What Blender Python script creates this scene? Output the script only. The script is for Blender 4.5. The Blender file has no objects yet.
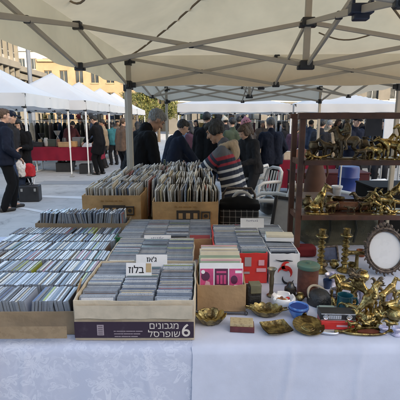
import bpy, bmesh, math, random
from mathutils import Vector, Matrix, Euler, noise
R = math.radians
V = Vector
scene = bpy.context.scene
col = scene.collection
rng = random.Random(7)

# ------------------------------------------------------------------ camera
CAM_H, PITCH = 1.65, R(11.3)
camd = bpy.data.cameras.new('camera')
cam = bpy.data.objects.new('camera', camd)
col.objects.link(cam)
cam.location = (0, 0, CAM_H)
cam.rotation_euler = (R(90) - PITCH, 0, 0)
camd.sensor_width = 36
camd.lens = 36
camd.clip_start = 0.02
camd.clip_end = 1500
scene.camera = cam

def ray(px, py):
    u, v = (px - 200) / 400, (200 - py) / 400
    return V((u, math.cos(PITCH) + v * math.sin(PITCH), -math.sin(PITCH) + v * math.cos(PITCH)))

def at(px, py, Y):                      # the place at distance Y that lies in that direction
    d = ray(px, py)
    t = Y / d.y
    return V((d.x * t, Y, CAM_H + d.z * t))

def onz(px, py, z=0.0):                 # the place at height z that lies in that direction
    d = ray(px, py)
    t = (z - CAM_H) / d.z
    return V((d.x * t, d.y * t, z))

# ------------------------------------------------------------------ materials
MATS = {}
def mat(name, c, rough=.6, metal=0., var=.12, scale=8., bump=0., bscale=40., c2=None, coat=0., trans=0., spec=None, c2amt=(.45, .62), sheen=0.):
    if name in MATS:
        return MATS[name]
    m = bpy.data.materials.new(name)
    m.use_nodes = True
    nt = m.node_tree
    b = nt.nodes['Principled BSDF']
    tc = nt.nodes.new('ShaderNodeTexCoord')
    n = nt.nodes.new('ShaderNodeTexNoise')
    n.inputs['Scale'].default_value = scale
    n.inputs['Detail'].default_value = 6
    n.inputs['Roughness'].default_value = .62
    nt.links.new(tc.outputs['Object'], n.inputs['Vector'])
    r = nt.nodes.new('ShaderNodeValToRGB')
    c = tuple(c[:3])
    if c2 is None:
        a = tuple(max(0, x * (1 - var)) for x in c)
        z = tuple(min(1, x * (1 + var)) for x in c)
        r.color_ramp.elements[0].position, r.color_ramp.elements[1].position = .3, .7
    else:
        a, z = c, c2
        r.color_ramp.elements[0].position, r.color_ramp.elements[1].position = c2amt
    r.color_ramp.elements[0].color = (*a, 1)
    r.color_ramp.elements[1].color = (*z, 1)
    nt.links.new(n.outputs['Fac'], r.inputs['Fac'])
    nt.links.new(r.outputs['Color'], b.inputs['Base Color'])
    b.inputs['Roughness'].default_value = rough
    b.inputs['Metallic'].default_value = metal
    b.inputs['Coat Weight'].default_value = coat
    b.inputs['Coat Roughness'].default_value = .12
    b.inputs['Sheen Weight'].default_value = sheen
    if spec is not None:
        b.inputs['Specular IOR Level'].default_value = spec
    if name.endswith(('wool', 'cloth', 'denim')): b.inputs['Specular IOR Level'].default_value = .2
    if rough < .55 or metal > 0:
        mr = nt.nodes.new('ShaderNodeMapRange')
        mr.inputs['To Min'].default_value = max(.03, rough - .12)
        mr.inputs['To Max'].default_value = min(1, rough + .18)
        nt.links.new(n.outputs['Fac'], mr.inputs['Value'])
        nt.links.new(mr.outputs['Result'], b.inputs['Roughness'])
    if bump:
        n2 = nt.nodes.new('ShaderNodeTexNoise')
        n2.inputs['Scale'].default_value = bscale
        n2.inputs['Detail'].default_value = 4
        nt.links.new(tc.outputs['Object'], n2.inputs['Vector'])
        bp = nt.nodes.new('ShaderNodeBump')
        bp.inputs['Strength'].default_value = bump
        bp.inputs['Distance'].default_value = .02
        nt.links.new(n2.outputs['Fac'], bp.inputs['Height'])
        nt.links.new(bp.outputs['Normal'], b.inputs['Normal'])
    if trans:
        out = nt.nodes['Material Output']
        t = nt.nodes.new('ShaderNodeBsdfTranslucent')
        nt.links.new(r.outputs['Color'], t.inputs['Color'])
        mx = nt.nodes.new('ShaderNodeMixShader')
        mx.inputs['Fac'].default_value = trans
        nt.links.new(b.outputs['BSDF'], mx.inputs[1])
        nt.links.new(t.outputs['BSDF'], mx.inputs[2])
        nt.links.new(mx.outputs['Shader'], out.inputs['Surface'])
    MATS[name] = m
    return m

def attr_mat(name, ramp, rough=.3, interp='CONSTANT', dash=0., dashdir=(60, 400, 400), coat=0., metal=0., attr='rnd', wear=.0, wcol=(.3, .2, .12)):
    m = bpy.data.materials.new(name)
    m.use_nodes = True
    nt = m.node_tree
    b = nt.nodes['Principled BSDF']
    a = nt.nodes.new('ShaderNodeAttribute')
    a.attribute_name = attr
    r = nt.nodes.new('ShaderNodeValToRGB')
    r.color_ramp.interpolation = interp
    els = r.color_ramp.elements
    while len(els) < len(ramp):
        els.new(.5)
    for e, (p, c) in zip(els, ramp):
        e.position = p
        e.color = (*c, 1)
    nt.links.new(a.outputs['Fac'], r.inputs['Fac'])
    out = r.outputs['Color']
    tc = nt.nodes.new('ShaderNodeTexCoord')
    if dash:                             # the lines of print along a spine
        mp = nt.nodes.new('ShaderNodeMapping')
        mp.inputs['Scale'].default_value = dashdir
        nt.links.new(tc.outputs['Object'], mp.inputs['Vector'])
        ad = nt.nodes.new('ShaderNodeVectorMath')
        ad.operation = 'MULTIPLY_ADD'
        ad.inputs[1].default_value = (97, 97, 97)
        nt.links.new(a.outputs['Fac'], ad.inputs[0])
        nt.links.new(mp.outputs['Vector'], ad.inputs[2])
        n = nt.nodes.new('ShaderNodeTexNoise')
        n.inputs['Scale'].default_value = 1
        n.inputs['Detail'].default_value = 2
        nt.links.new(ad.outputs['Vector'], n.inputs['Vector'])
        g = nt.nodes.new('ShaderNodeMath')
        g.operation = 'GREATER_THAN'
        g.inputs[1].default_value = .6
        nt.links.new(n.outputs['Fac'], g.inputs[0])
        ml = nt.nodes.new('ShaderNodeMath')
        ml.operation = 'MULTIPLY'
        ml.inputs[1].default_value = dash
        nt.links.new(g.outputs[0], ml.inputs[0])
        mx = nt.nodes.new('ShaderNodeMix')
        mx.data_type = 'RGBA'
        nt.links.new(ml.outputs[0], mx.inputs['Factor'])
        nt.links.new(out, mx.inputs['A'])
        mx.inputs['B'].default_value = (.06, .07, .1, 1)
        out = mx.outputs['Result']
    if wear:
        n = nt.nodes.new('ShaderNodeTexNoise')
        n.inputs['Scale'].default_value = 35
        n.inputs['Detail'].default_value = 5
        nt.links.new(tc.outputs['Object'], n.inputs['Vector'])
        mr = nt.nodes.new('ShaderNodeMapRange')
        mr.inputs['From Min'].default_value = .45
        mr.inputs['From Max'].default_value = .75
        mr.inputs['To Max'].default_value = wear
        nt.links.new(n.outputs['Fac'], mr.inputs['Value'])
        mx = nt.nodes.new('ShaderNodeMix')
        mx.data_type = 'RGBA'
        nt.links.new(mr.outputs['Result'], mx.inputs['Factor'])
        nt.links.new(out, mx.inputs['A'])
        mx.inputs['B'].default_value = (*wcol, 1)
        out = mx.outputs['Result']
    nt.links.new(out, b.inputs['Base Color'])
    b.inputs['Roughness'].default_value = rough
    b.inputs['Coat Weight'].default_value = coat
    b.inputs['Coat Roughness'].default_value = .1
    b.inputs['Metallic'].default_value = metal
    return m

# ------------------------------------------------------------------ mesh building
class MB:
    def __init__(s):
        s.bm = bmesh.new()
        s.mi = 0
    def _fin(s, geom_verts, M=None):
        if M is not None:
            bmesh.ops.transform(s.bm, matrix=M, verts=geom_verts)
        fs = {f for v in geom_verts for f in v.link_faces}
        for f in fs:
            f.material_index = s.mi
        return geom_verts
    def box(s, c, d, rot=None, mi=None):
        if mi is not None: s.mi = mi
        g = bmesh.ops.create_cube(s.bm, size=1.0)
        M = Matrix.Translation(V(c)) @ (Euler(rot).to_matrix().to_4x4() if rot is not None else Matrix()) @ Matrix.Diagonal((*d, 1))
        return s._fin(g['verts'], M)
    def cone(s, p0, p1, r0, r1=None, n=12, mi=None, caps=True):
        if mi is not None: s.mi = mi
        r1 = r0 if r1 is None else r1
        p0, p1 = V(p0), V(p1)
        d = p1 - p0
        L = d.length
        if L < 1e-6: return []
        g = bmesh.ops.create_cone(s.bm, cap_ends=caps, segments=n, radius1=r0, radius2=r1, depth=L)
        M = Matrix.Translation((p0 + p1) / 2) @ d.to_track_quat('Z', 'Y').to_matrix().to_4x4()
        return s._fin(g['verts'], M)
    def bar(s, p0, p1, w, t, up=(0, 0, 1), mi=None):      # rectangular bar, w across, t along up
        if mi is not None: s.mi = mi
        p0, p1 = V(p0), V(p1)
        d = (p1 - p0)
        L = d.length
        y = d.normalized()
        x = y.cross(V(up))
        if x.length < 1e-4: x = y.cross(V((1, 0, 0)))
        x.normalize()
        z = x.cross(y)
        M = Matrix(((x.x, y.x, z.x, 0), (x.y, y.y, z.y, 0), (x.z, y.z, z.z, 0), (0, 0, 0, 1)))
        M = Matrix.Translation((p0 + p1) / 2) @ M @ Matrix.Diagonal((w, L, t, 1))
        g = bmesh.ops.create_cube(s.bm, size=1.0)
        return s._fin(g['verts'], M)
    def ell(s, c, r, rot=None, u=16, v=10, mi=None):
        if mi is not None: s.mi = mi
        if not hasattr(r, '__len__'): r = (r, r, r)
        q = rot if isinstance(rot, Matrix) else (Euler(rot).to_matrix() if rot is not None else Matrix.Identity(3))
        c = V(c)
        nv = s.bm.verts.new
        P = lambda a, b: nv(c + q @ V((r[0] * math.sin(b) * math.cos(a), r[1] * math.sin(b) * math.sin(a), r[2] * math.cos(b))))
        top, bot = P(0, 0), P(0, math.pi)
        rings = [[P(2 * math.pi * i / u, math.pi * j / v) for i in range(u)] for j in range(1, v)]
        fs = []
        for i in range(u):
            k = (i + 1) % u
            fs.append(s.bm.faces.new((top, rings[0][i], rings[0][k])))
            fs.append(s.bm.faces.new((bot, rings[-1][k], rings[-1][i])))
            for A, B in zip(rings, rings[1:]):
                fs.append(s.bm.faces.new((A[i], B[i], B[k], A[k])))
        for f in fs: f.material_index = s.mi
        return [top, bot] + [w for rg in rings for w in rg]
    def cap(s, p0, p1, r0, r1=None, n=14):
        r1 = r0 if r1 is None else r1
        s.cone(p0, p1, r0, r1, n)
        s.ell(p0, r0, u=n, v=8)
        s.ell(p1, r1, u=n, v=8)
    def chain(s, pts, rs):
        for i in range(len(pts) - 1):
            s.cap(pts[i], pts[i + 1], rs[i], rs[i + 1])
    def tube(s, pts, r, n=8, closed=False, mi=None):
        if mi is not None: s.mi = mi
        pts = [V(p) for p in pts]
        m = len(pts)
        rs = r if hasattr(r, '__len__') else [r] * m
        rings = []
        up = None
        for i in range(m):
            a = pts[i - 1] if (i > 0 or closed) else pts[i]
            b = pts[(i + 1) % m] if (i < m - 1 or closed) else pts[i]
            t = (b - a).normalized()
            if up is None:
                up = t.orthogonal().normalized()
            up = (up - t * up.dot(t)).normalized()
            w = t.cross(up)
            rings.append([s.bm.verts.new(pts[i] + (up * math.cos(2 * math.pi * k / n) + w * math.sin(2 * math.pi * k / n)) * rs[i]) for k in range(n)])
        for i in range(m if closed else m - 1):
            A, B = rings[i], rings[(i + 1) % m]
            for k in range(n):
                f = s.bm.faces.new((A[k], A[(k + 1) % n], B[(k + 1) % n], B[k]))
                f.material_index = s.mi
        if not closed:
            for rg, fl in ((rings[0], True), (rings[-1], False)):
                f = s.bm.faces.new(rg[::-1] if fl else rg)
                f.material_index = s.mi
        return [v for rg in rings for v in rg]
    def lathe(s, prof, c=(0, 0, 0), n=24, M=None, mi=None, wob=None):
        if mi is not None: s.mi = mi
        c = V(c)
        rings = []
        for j, (r, z) in enumerate(prof):
            ring = []
            for k in range(n):
                a = 2 * math.pi * k / n
                rr, zz = (r, z) if wob is None else wob(r, z, a, j / max(1, len(prof) - 1))
                ring.append(s.bm.verts.new(V((rr * math.cos(a), rr * math.sin(a), zz))))
            rings.append(ring)
        for A, B in zip(rings, rings[1:]):
            for k in range(n):
                f = s.bm.faces.new((A[k], A[(k + 1) % n], B[(k + 1) % n], B[k]))
                f.material_index = s.mi
        vs = [v for rg in rings for v in rg]
        for rg, fl in ((rings[0], True), (rings[-1], False)):
            f = s.bm.faces.new(rg[::-1] if fl else rg)
            f.material_index = s.mi
        MM = Matrix.Translation(c) @ (M.to_4x4() if M is not None else Matrix())
        bmesh.ops.transform(s.bm, matrix=MM, verts=vs)
        return vs
    def prism(s, poly, h, M=None, mi=None):               # polygon in XY, thickness h along +Z
        if mi is not None: s.mi = mi
        a = [s.bm.verts.new(V((x, y, 0))) for x, y in poly]
        b = [s.bm.verts.new(V((x, y, h))) for x, y in poly]
        n = len(poly)
        fs = [s.bm.faces.new(a[::-1]), s.bm.faces.new(b)]
        for k in range(n):
            fs.append(s.bm.faces.new((a[k], a[(k + 1) % n], b[(k + 1) % n], b[k])))
        for f in fs: f.material_index = s.mi
        if M is not None:
            bmesh.ops.transform(s.bm, matrix=M, verts=a + b)
        return a + b
    def grid(s, fn, nu, nv, mi=None):
        if mi is not None: s.mi = mi
        P = [[s.bm.verts.new(V(fn(i / nu, j / nv))) for i in range(nu + 1)] for j in range(nv + 1)]
        for j in range(nv):
            for i in range(nu):
                f = s.bm.faces.new((P[j][i], P[j][i + 1], P[j + 1][i + 1], P[j + 1][i]))
                f.material_index = s.mi
        return [v for row in P for v in row]
    def xf(s, M):
        bmesh.ops.transform(s.bm, matrix=M, verts=s.bm.verts[:])
        return s
    def mesh(s, name, mats, smooth=True, angle=38, recalc=True):
        if recalc:
            bmesh.ops.recalc_face_normals(s.bm, faces=s.bm.faces[:])
        me = bpy.data.meshes.new(name)
        s.bm.to_mesh(me)
        s.bm.free()
        for m in (mats if isinstance(mats, (list, tuple)) else [mats]):
            me.materials.append(m)
        if smooth:
            me.polygons.foreach_set('use_smooth', [True] * len(me.polygons))
            me.set_sharp_from_angle(angle=R(angle))
        return me
    def build(s, name, mats, parent=None, loc=(0, 0, 0), rz=0., bevel=0., smooth=True, angle=38, recalc=True, **k):
        return link(name, s.mesh(name, mats, smooth, angle, recalc), parent, loc, rz, bevel, **k)

def link(name, me, parent=None, loc=(0, 0, 0), rz=0., bevel=0., **k):
    o = bpy.data.objects.new(name, me)
    col.objects.link(o)
    o.location = loc
    o.rotation_euler = (0, 0, rz)
    o.parent = parent
    if bevel:
        b = o.modifiers.new('bevel', 'BEVEL')
        b.width = bevel
        b.segments = 2
        b.limit_method = 'ANGLE'
        b.angle_limit = R(40)
    if k: tag(o, **k)
    return o

def tag(o, label=None, cat=None, group=None, kind=None):
    if label: o['label'] = label
    if cat: o['category'] = cat
    if group: o['group'] = group
    if kind: o['kind'] = kind
    return o

def thing(name, label, cat, loc=(0, 0, 0), rz=0., group=None):
    o = bpy.data.objects.new(name, None)
    col.objects.link(o)
    o.empty_display_size = .05
    o.location = loc
    o.rotation_euler = (0, 0, rz)
    return tag(o, label, cat, group)

def copy_tree(o, parent=None):
    c = o.copy()
    col.objects.link(c)
    c.parent = parent
    for ch in list(o.children):
        copy_tree(ch, c)
    return c

def remesh(mb, voxel, smooth=3, wrinkle=0., wscale=9., mats=(), seed=0., recalc=True):
    """One continuous skin round overlapping closed pieces."""
    me = mb.mesh('tmp', [], smooth=False)
    o = bpy.data.objects.new('tmp', me)
    tmpc.objects.link(o)
    r = o.modifiers.new('r', 'REMESH')
    r.mode = 'VOXEL'
    r.voxel_size = voxel
    if smooth:
        sm = o.modifiers.new('s', 'SMOOTH')
        sm.factor = .5
        sm.iterations = smooth
    vl = tmps.view_layers[0]
    vl.update()
    dg = vl.depsgraph
    dg.update()
    out = bpy.data.meshes.new_from_object(o.evaluated_get(dg))
    bpy.data.objects.remove(o)
    bpy.data.meshes.remove(me)
    if wrinkle:
        nrm = [v.normal.copy() for v in out.vertices]
        for v, n in zip(out.vertices, nrm):
            p = v.co * wscale + V((seed, seed * 2, 0))
            q = V((p.x * 1.4, p.y * 1.4, p.z * (.22 if wscale >= 30 else .8)))
            d = noise.noise(q) + .5 * (1 - abs(noise.noise(q * 2.1)) * 2)
            v.co += n * d * wrinkle
    out.polygons.foreach_set('use_smooth', [True] * len(out.polygons))
    for m in (mats if isinstance(mats, (list, tuple)) else [mats]):
        out.materials.append(m)
    return out

tmps = bpy.data.scenes.new('work')        # a scratch scene, so that each skin is evaluated by itself
tmpc = tmps.collection

def blob(name, mb, voxel, m, parent=None, loc=(0, 0, 0), rz=0., smooth=3, wrinkle=0., wscale=9., seed=0., **k):
    return link(name, remesh(mb, voxel, smooth, wrinkle, wscale, m, seed), parent, loc, rz, **k)

def text(s, size, m, parent, M, name='lettering', extrude=.0004, bold=0., align='CENTER', sx=1.):
    c = bpy.data.curves.new('t', 'FONT')
    c.body = s
    c.size = size
    c.extrude = extrude
    c.offset = bold
    c.align_x = align
    o = bpy.data.objects.new('t', c)
    tmpc.objects.link(o)
    tmps.view_layers[0].update()
    dg = tmps.view_layers[0].depsgraph
    dg.update()
    me = bpy.data.meshes.new_from_object(o.evaluated_get(dg))
    bpy.data.objects.remove(o)
    me.materials.clear()
    me.materials.append(m)
    me.transform(M @ Matrix.Diagonal((sx, 1, 1, 1)))
    return link(name, me, parent)

FRONT = Matrix.Rotation(R(90), 4, 'X')    # XY lettering stood upright, facing -Y

# common materials
cardboard = mat('cardboard', (.36, .235, .125), .85, var=.18, scale=5, bump=.25, bscale=25)
cardboard_dull = mat('dull_cardboard', (.26, .195, .125), .85, var=.22, scale=6, bump=.3, bscale=22)
cardboard_orange = mat('orange_cardboard', (.55, .325, .14), .8, var=.22, scale=9, bump=.3, bscale=25)
cardboard_pale = mat('pale_cardboard', (.52, .44, .33), .75, var=.15, scale=7, bump=.35, bscale=18)
steel = mat('grey_steel', (.42, .41, .39), .42, .55, var=.1)
paint_white = mat('white_paint', (.72, .72, .72), .4, var=.05)
black_plastic = mat('black_plastic', (.02, .02, .022), .4, var=.25)
brass = mat('tarnished_brass', (.41, .32, .13), .31, 1., scale=26, c2=(.085, .06, .028), c2amt=(.40, .62), bump=.25, bscale=70)
brass_bright = mat('bright_brass', (.56, .41, .16), .26, 1., scale=30, c2=(.085, .055, .022), c2amt=(.41, .62), bump=.15, bscale=80)
bronze_dark = mat('dark_bronze', (.13, .10, .065), .38, .8, var=.4, scale=20, bump=.3, bscale=60)
# ------------------------------------------------------------------ light and sky
SUN_EL, SUN_AZ = R(15), R(35)             # the sun stands behind the camera, to the right
w = bpy.data.worlds.new('World')
scene.world = w
w.use_nodes = True
nt = w.node_tree
sky = nt.nodes.new('ShaderNodeTexSky')
sky.sky_type = 'NISHITA'
sky.sun_disc = False
sky.sun_elevation = SUN_EL
sky.sun_rotation = R(180) - SUN_AZ        # measured clockwise from +Y
sky.air_density = 1.0
sky.dust_density = 2.8
sky.ozone_density = .6
nt.links.new(sky.outputs['Color'], nt.nodes['Background'].inputs['Color'])
nt.nodes['Background'].inputs['Strength'].default_value = .15
sund = bpy.data.lights.new('sun', 'SUN')
sund.energy = 2.0
sund.angle = R(.5)
sund.color = (1, .86, .66)
suno = bpy.data.objects.new('sun', sund)
col.objects.link(suno)
travel = V((-math.sin(SUN_AZ) * math.cos(SUN_EL), math.cos(SUN_AZ) * math.cos(SUN_EL), -math.sin(SUN_EL)))
suno.rotation_euler = travel.to_track_quat('-Z', 'Y').to_euler()
scene.view_settings.view_transform = 'Standard'
scene.view_settings.look = 'None'
scene.view_settings.gamma = 1
scene.view_settings.use_curve_mapping = False
scene.view_settings.exposure = 2.12
scene.cycles.use_denoising = True
scene.cycles.max_bounces = 8
scene.cycles.transparent_max_bounces = 6
scene.cycles.sample_clamp_indirect = 8

# ------------------------------------------------------------------ ground
def paving_mat():
    m = bpy.data.materials.new('stone_paving')
    m.use_nodes = True
    nt = m.node_tree
    b = nt.nodes['Principled BSDF']
    tc = nt.nodes.new('ShaderNodeTexCoord')
    br = nt.nodes.new('ShaderNodeTexBrick')
    br.inputs['Scale'].default_value = 1.0
    br.inputs['Brick Width'].default_value = .8
    br.inputs['Row Height'].default_value = .4
    br.inputs['Mortar Size'].default_value = .006
    br.inputs['Color1'].default_value = (.43, .42, .405, 1)
    br.inputs['Color2'].default_value = (.47, .46, .44, 1)
    br.inputs['Mortar'].default_value = (.40, .395, .385, 1)
    nt.links.new(tc.outputs['Object'], br.inputs['Vector'])
    n = nt.nodes.new('ShaderNodeTexNoise')
    n.inputs['Scale'].default_value = .9
    n.inputs['Detail'].default_value = 8
    n.inputs['Roughness'].default_value = .65
    nt.links.new(tc.outputs['Object'], n.inputs['Vector'])
    mr = nt.nodes.new('ShaderNodeMapRange')
    mr.inputs['From Min'].default_value = .3
    mr.inputs['From Max'].default_value = .7
    mr.inputs['To Min'].default_value = .8
    mr.inputs['To Max'].default_value = 1.12
    nt.links.new(n.outputs['Fac'], mr.inputs['Value'])
    mx = nt.nodes.new('ShaderNodeMix')
    mx.data_type = 'RGBA'
    mx.blend_type = 'MULTIPLY'
    mx.inputs['Factor'].default_value = 1
    nt.links.new(br.outputs['Color'], mx.inputs['A'])
    nt.links.new(mr.outputs['Result'], mx.inputs['B'])
    n2 = nt.nodes.new('ShaderNodeTexNoise')          # trodden dirt and old stains
    n2.inputs['Scale'].default_value = 3.2
    n2.inputs['Detail'].default_value = 9
    n2.inputs['Roughness'].default_value = .75
    n2.inputs['Distortion'].default_value = .6
    nt.links.new(tc.outputs['Object'], n2.inputs['Vector'])
    st = nt.nodes.new('ShaderNodeMapRange')
    st.inputs['From Min'].default_value = .52
    st.inputs['From Max'].default_value = .72
    st.inputs['To Min'].default_value = 1.0
    st.inputs['To Max'].default_value = .55
    nt.links.new(n2.outputs['Fac'], st.inputs['Value'])
    mx2 = nt.nodes.new('ShaderNodeMix')
    mx2.data_type = 'RGBA'
    mx2.blend_type = 'MULTIPLY'
    mx2.inputs['Factor'].default_value = 1
    nt.links.new(mx.outputs['Result'], mx2.inputs['A'])
    nt.links.new(st.outputs['Result'], mx2.inputs['B'])
    nt.links.new(mx2.outputs['Result'], b.inputs['Base Color'])
    b.inputs['Roughness'].default_value = .7
    return m
mb = MB()
mb.grid(lambda u, v: ((u - .5) * 900, (v - .5) * 900, 0), 8, 8)
mb.build('plaza_ground', paving_mat(), kind='structure', recalc=False)
band = mat('pale_stone_band', (.62, .62, .61), .7, var=.1, scale=2)
band2 = mat('dark_stone_band', (.27, .28, .29), .7, var=.1, scale=2)
def strip(name, pts, m):
    mb = MB()
    f = mb.bm.faces.new([mb.bm.verts.new(V((p.x, p.y, .004))) for p in pts])
    mb.build(name, m, kind='structure')
strip('paving_band', [onz(28, 195), onz(28, 197), onz(92, 199.5), onz(92, 197)], band)
strip('paving_band', [onz(14, 205.5), onz(14, 207.5), onz(62, 217), onz(66, 215)], band)
strip('paving_band', [onz(44, 181), onz(38, 184.5), onz(96, 184.5), onz(96, 181)], band2)

# ------------------------------------------------------------------ buildings
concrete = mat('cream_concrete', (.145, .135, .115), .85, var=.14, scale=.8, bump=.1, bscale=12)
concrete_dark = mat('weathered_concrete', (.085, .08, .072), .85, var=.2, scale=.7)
glass_dark = mat('dark_window_glass', (.03, .035, .04), .12, var=.3, scale=1.2)
stone_gold = mat('golden_stone', (.225, .165, .10), .85, var=.16, scale=.9, bump=.1, bscale=8)
stone_gold2 = mat('pale_golden_stone', (.28, .21, .13), .85, var=.1, scale=.9)
stone_white = mat('pale_stone', (.34, .33, .31), .85, var=.1, scale=.9)
alu = mat('dull_aluminium', (.5, .5, .5), .4, .6)

def office(name, label, x, y0, y1, floors, fh, zbase, depth=10, bay=.98):
    t = thing(name, label, 'building', (x, y0, 0))
    L = y1 - y0
    H = zbase + floors * fh + .9
    mb = MB()
    mb.box((-depth / 2 - .5, L / 2, H / 2), (depth, L, H))
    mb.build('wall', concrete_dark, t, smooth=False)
    for k in range(floors + 1):
        mb = MB()
        mb.box((-.26, L / 2, zbase + k * fh), (.5, L + .1, .55))
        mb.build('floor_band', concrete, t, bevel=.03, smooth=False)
    mb = MB()
    mb.box((-.15, L / 2, H - .25), (.9, L + .2, .5))
    mb.build('parapet', concrete, t, bevel=.03, smooth=False)
    n = int(L / bay)
    for k in range(floors):
        z0 = zbase + k * fh + .28
        for i in range(n):
            yc = (i + .5) * L / n
            f = MB()
            z1 = z0 + fh - .56
            zc, hh = (z0 + z1) / 2, (z1 - z0)
            f.box((-.47, yc - L / n / 2 + .09, zc), (.1, .1, hh))
            f.box((-.47, yc, z0 + hh * .33), (.08, L / n - .2, .06))
            f.box((-.47, yc, z0 + .12), (.1, L / n - .2, .5))
            fo = f.build('window', alu, t, smooth=False)
            g = MB()
            g.box((-.49, yc, zc), (.03, L / n - .16, hh))
            g.build('pane', glass_dark, fo, smooth=False)
        for i in range(n + 1):
            yc = i * L / n
            f = MB()
            zc, hh = zbase + k * fh + fh / 2, fh - .552
            f.prism([(-.5, -.1), (-.14, -.1), (-.18, .1), (-.5, .1)], hh, Matrix.Translation((0, yc, zc - hh / 2)))
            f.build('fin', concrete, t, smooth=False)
    return t
office('concrete_office_block', 'cream concrete office block with tall fins between dark windows', -16, 23, 37.4, 3, 2.9, .6)
office('concrete_wing', 'lower concrete wing beyond the tall office block with fins', -17.2, 38.2, 46, 2, 2.7, .4, depth=8)

def facade(name, label, x, y, W, H, D, floors, bays, wallm, trimm, rz=0., arch=False, gm=None):
    t = thing(name, label, 'building', (x, y, 0), rz)
    fh = (H - 1.0) / floors
    bw = W / bays
    mb = MB()
    mb.box((0, D / 2 + .3, H / 2), (W, D, H))
    # the front skin, with openings left between piers and spandrels
    for i in range(bays + 1):
        mb.box((-W / 2 + i * bw, .15, H / 2), (bw * .5, .3, H))
    for k in range(floors + 1):
        z = k * fh
        hgt = fh * .42 if k else .5
        for i in range(bays):
            mb.box((-W / 2 + (i + .5) * bw, .151, min(H - hgt / 2, z + .1)), (bw * .5 - .002, .298, hgt))
    mb.build('wall', wallm, t, smooth=False)
    for k in range(floors):
        for i in range(bays):
            xc = -W / 2 + (i + .5) * bw
            z0, z1 = k * fh + (fh * .21 if k else .25) + .1, (k + 1) * fh - fh * .21 + .1
            f = MB()
            f.box((xc, .2, (z0 + z1) / 2), (.06, .06, z1 - z0 - .06))
            f.box((xc, .2, z1 - .04), (bw * .48, .08, .07))
            f.box((xc, .2, z0 + .04), (bw * .48, .08, .07))
            f.box((xc, -.05, z0 - .05), (bw * .56, .18, .09))
            fo = f.build('window', trimm, t, smooth=False)
            g = MB()
            g.box((xc, .25, (z0 + z1) / 2), (bw * .5, .02, z1 - z0))
            g.build('pane', glass_dark, fo, smooth=False)
    mb = MB()
    mb.box((0, .0, H - .22), (W + .4, .7, .35))
    mb.build('cornice', trimm, t, smooth=False, bevel=.04)
    mb = MB()
    mb.box((0, .02, fh + .55), (W + .1, .24, .22))
    mb.build('string_course', trimm, t, smooth=False)
    return t
facade('golden_stone_building', 'long golden stone building glowing in low sun beyond the white canopies', -8.5, 60, 29, 10.2, 12, 3, 13, stone_gold, stone_gold2)
facade('pale_building', 'pale flat-roofed building behind the golden stone one', -26.5, 78, 20, 14.5, 10, 4, 9, stone_white, stone_white)
facade('market_hall', 'pale stone shopping block closing the square behind the far canopies', 16, 48, 38, 7.5, 12, 2, 14, concrete_dark, stone_white)
facade('unseen_shade_block', 'tall unseen block added behind the camera to shade the market square', 20, -30, 100, 21, 12, 6, 30, concrete_dark, concrete, rz=R(180))  # added out of view, placed and sized so its shadow covers the square

# water tanks and antennas on the golden roof
for x, h in ((-20.2, 1.6), (-16.4, 1.1), (-13.0, 1.9)):
    mb = MB()
    mb.cone((0, 0, 0), (0, 0, h), .05)
    for k in range(4):
        mb.cone((-.45 + .06 * k, 0, h * (.55 + .13 * k)), (.45 - .06 * k, 0, h * (.55 + .13 * k)), .025, n=6)
    mb.build('roof_aerial', steel, None, (x, 64, 10.2), label='thin metal aerial standing on the golden building roof', cat='aerial', group='aerials on the golden roof')

# lamp post beside the office block
p = at(31, 90, 30)
t = thing('lamp_post', 'thick grey lamp post in front of the concrete office block', 'lamp post', (p.x, 30, 0))
lampm = mat('grey_blue_paint', (.08, .095, .125), .8, var=.12, scale=3)
mb = MB()
mb.lathe([(.3, 0), (.3, .25), (.2, .4), (.16, .9), (.14, 7.2), (.12, 7.3)], n=20)
mb.build('pole', lampm, t)
mb = MB()
mb.tube([(0, 0, 7.25), (.15, -.1, 7.7), (.7, -.4, 8.0), (1.3, -.7, 8.0)], .06)
mb.build('arm', lampm, t)
mb = MB()
mb.ell((1.5, -.8, 7.98), (.38, .2, .1), rot=(0, 0, R(-30)))
mb.build('lamp_head', alu, t)
mb = MB()
mb.box((-.3, -.1, 3.6), (.12, .5, .7))
mb.build('bracket_sign', alu, t, bevel=.02)

# the small tree that stands in the sun
def tree(label, x, y, H, cr, n, seed, lm):
    rg = random.Random(seed)
    t = thing('leafy_tree', label, 'tree', (x, y, 0))
    mb = MB()
    mb.tube([(0, 0, 0), (.03, 0, H * .25), (-.03, .02, H * .5), (.02, 0, H * .8)], [.14, .11, .08, .03])
    for k in range(9):
        a = rg.uniform(0, 6.28)
        z = H * rg.uniform(.4, .65)
        r = cr * rg.uniform(.5, .85)
        mb.tube([(0, 0, z), (math.cos(a) * r * .5, math.sin(a) * r * .5, z + .3 * cr), (math.cos(a) * r, math.sin(a) * r, z + .6 * cr)], [.05, .03, .012], n=6)
    mb.build('trunk', mat('bark', (.12, .09, .06), .9, var=.3, scale=12), t)
    mb = MB()
    cl = []
    for k in range(34):
        a, b = rg.uniform(0, 6.28), rg.uniform(-.8, 1)
        q = cr * rg.uniform(.45, .95)
        cl.append((V((math.cos(a) * q, math.sin(a) * q, H * .68 + b * cr * .75)), rg.uniform(.2, .42) * cr))
    for k in range(n):
        c, r = rg.choice(cl)
        d = V((rg.gauss(0, 1), rg.gauss(0, 1), rg.gauss(0, .8))).normalized() * r * rg.uniform(.5, 1)
        s = rg.uniform(.05, .1)
        q = Euler((rg.uniform(0, 6), rg.uniform(0, 6), rg.uniform(0, 6))).to_matrix()
        vs = [mb.bm.verts.new(c + d + q @ V(v) * s) for v in ((-1, 0, 0), (0, -.5, .1), (1, 0, 0), (0, .5, .1))]
        f = mb.bm.faces.new(vs)
        f.material_index = 0 if rg.random() < .6 else 1
    mb.build('crown', lm, t, smooth=False, recalc=False)
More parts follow.
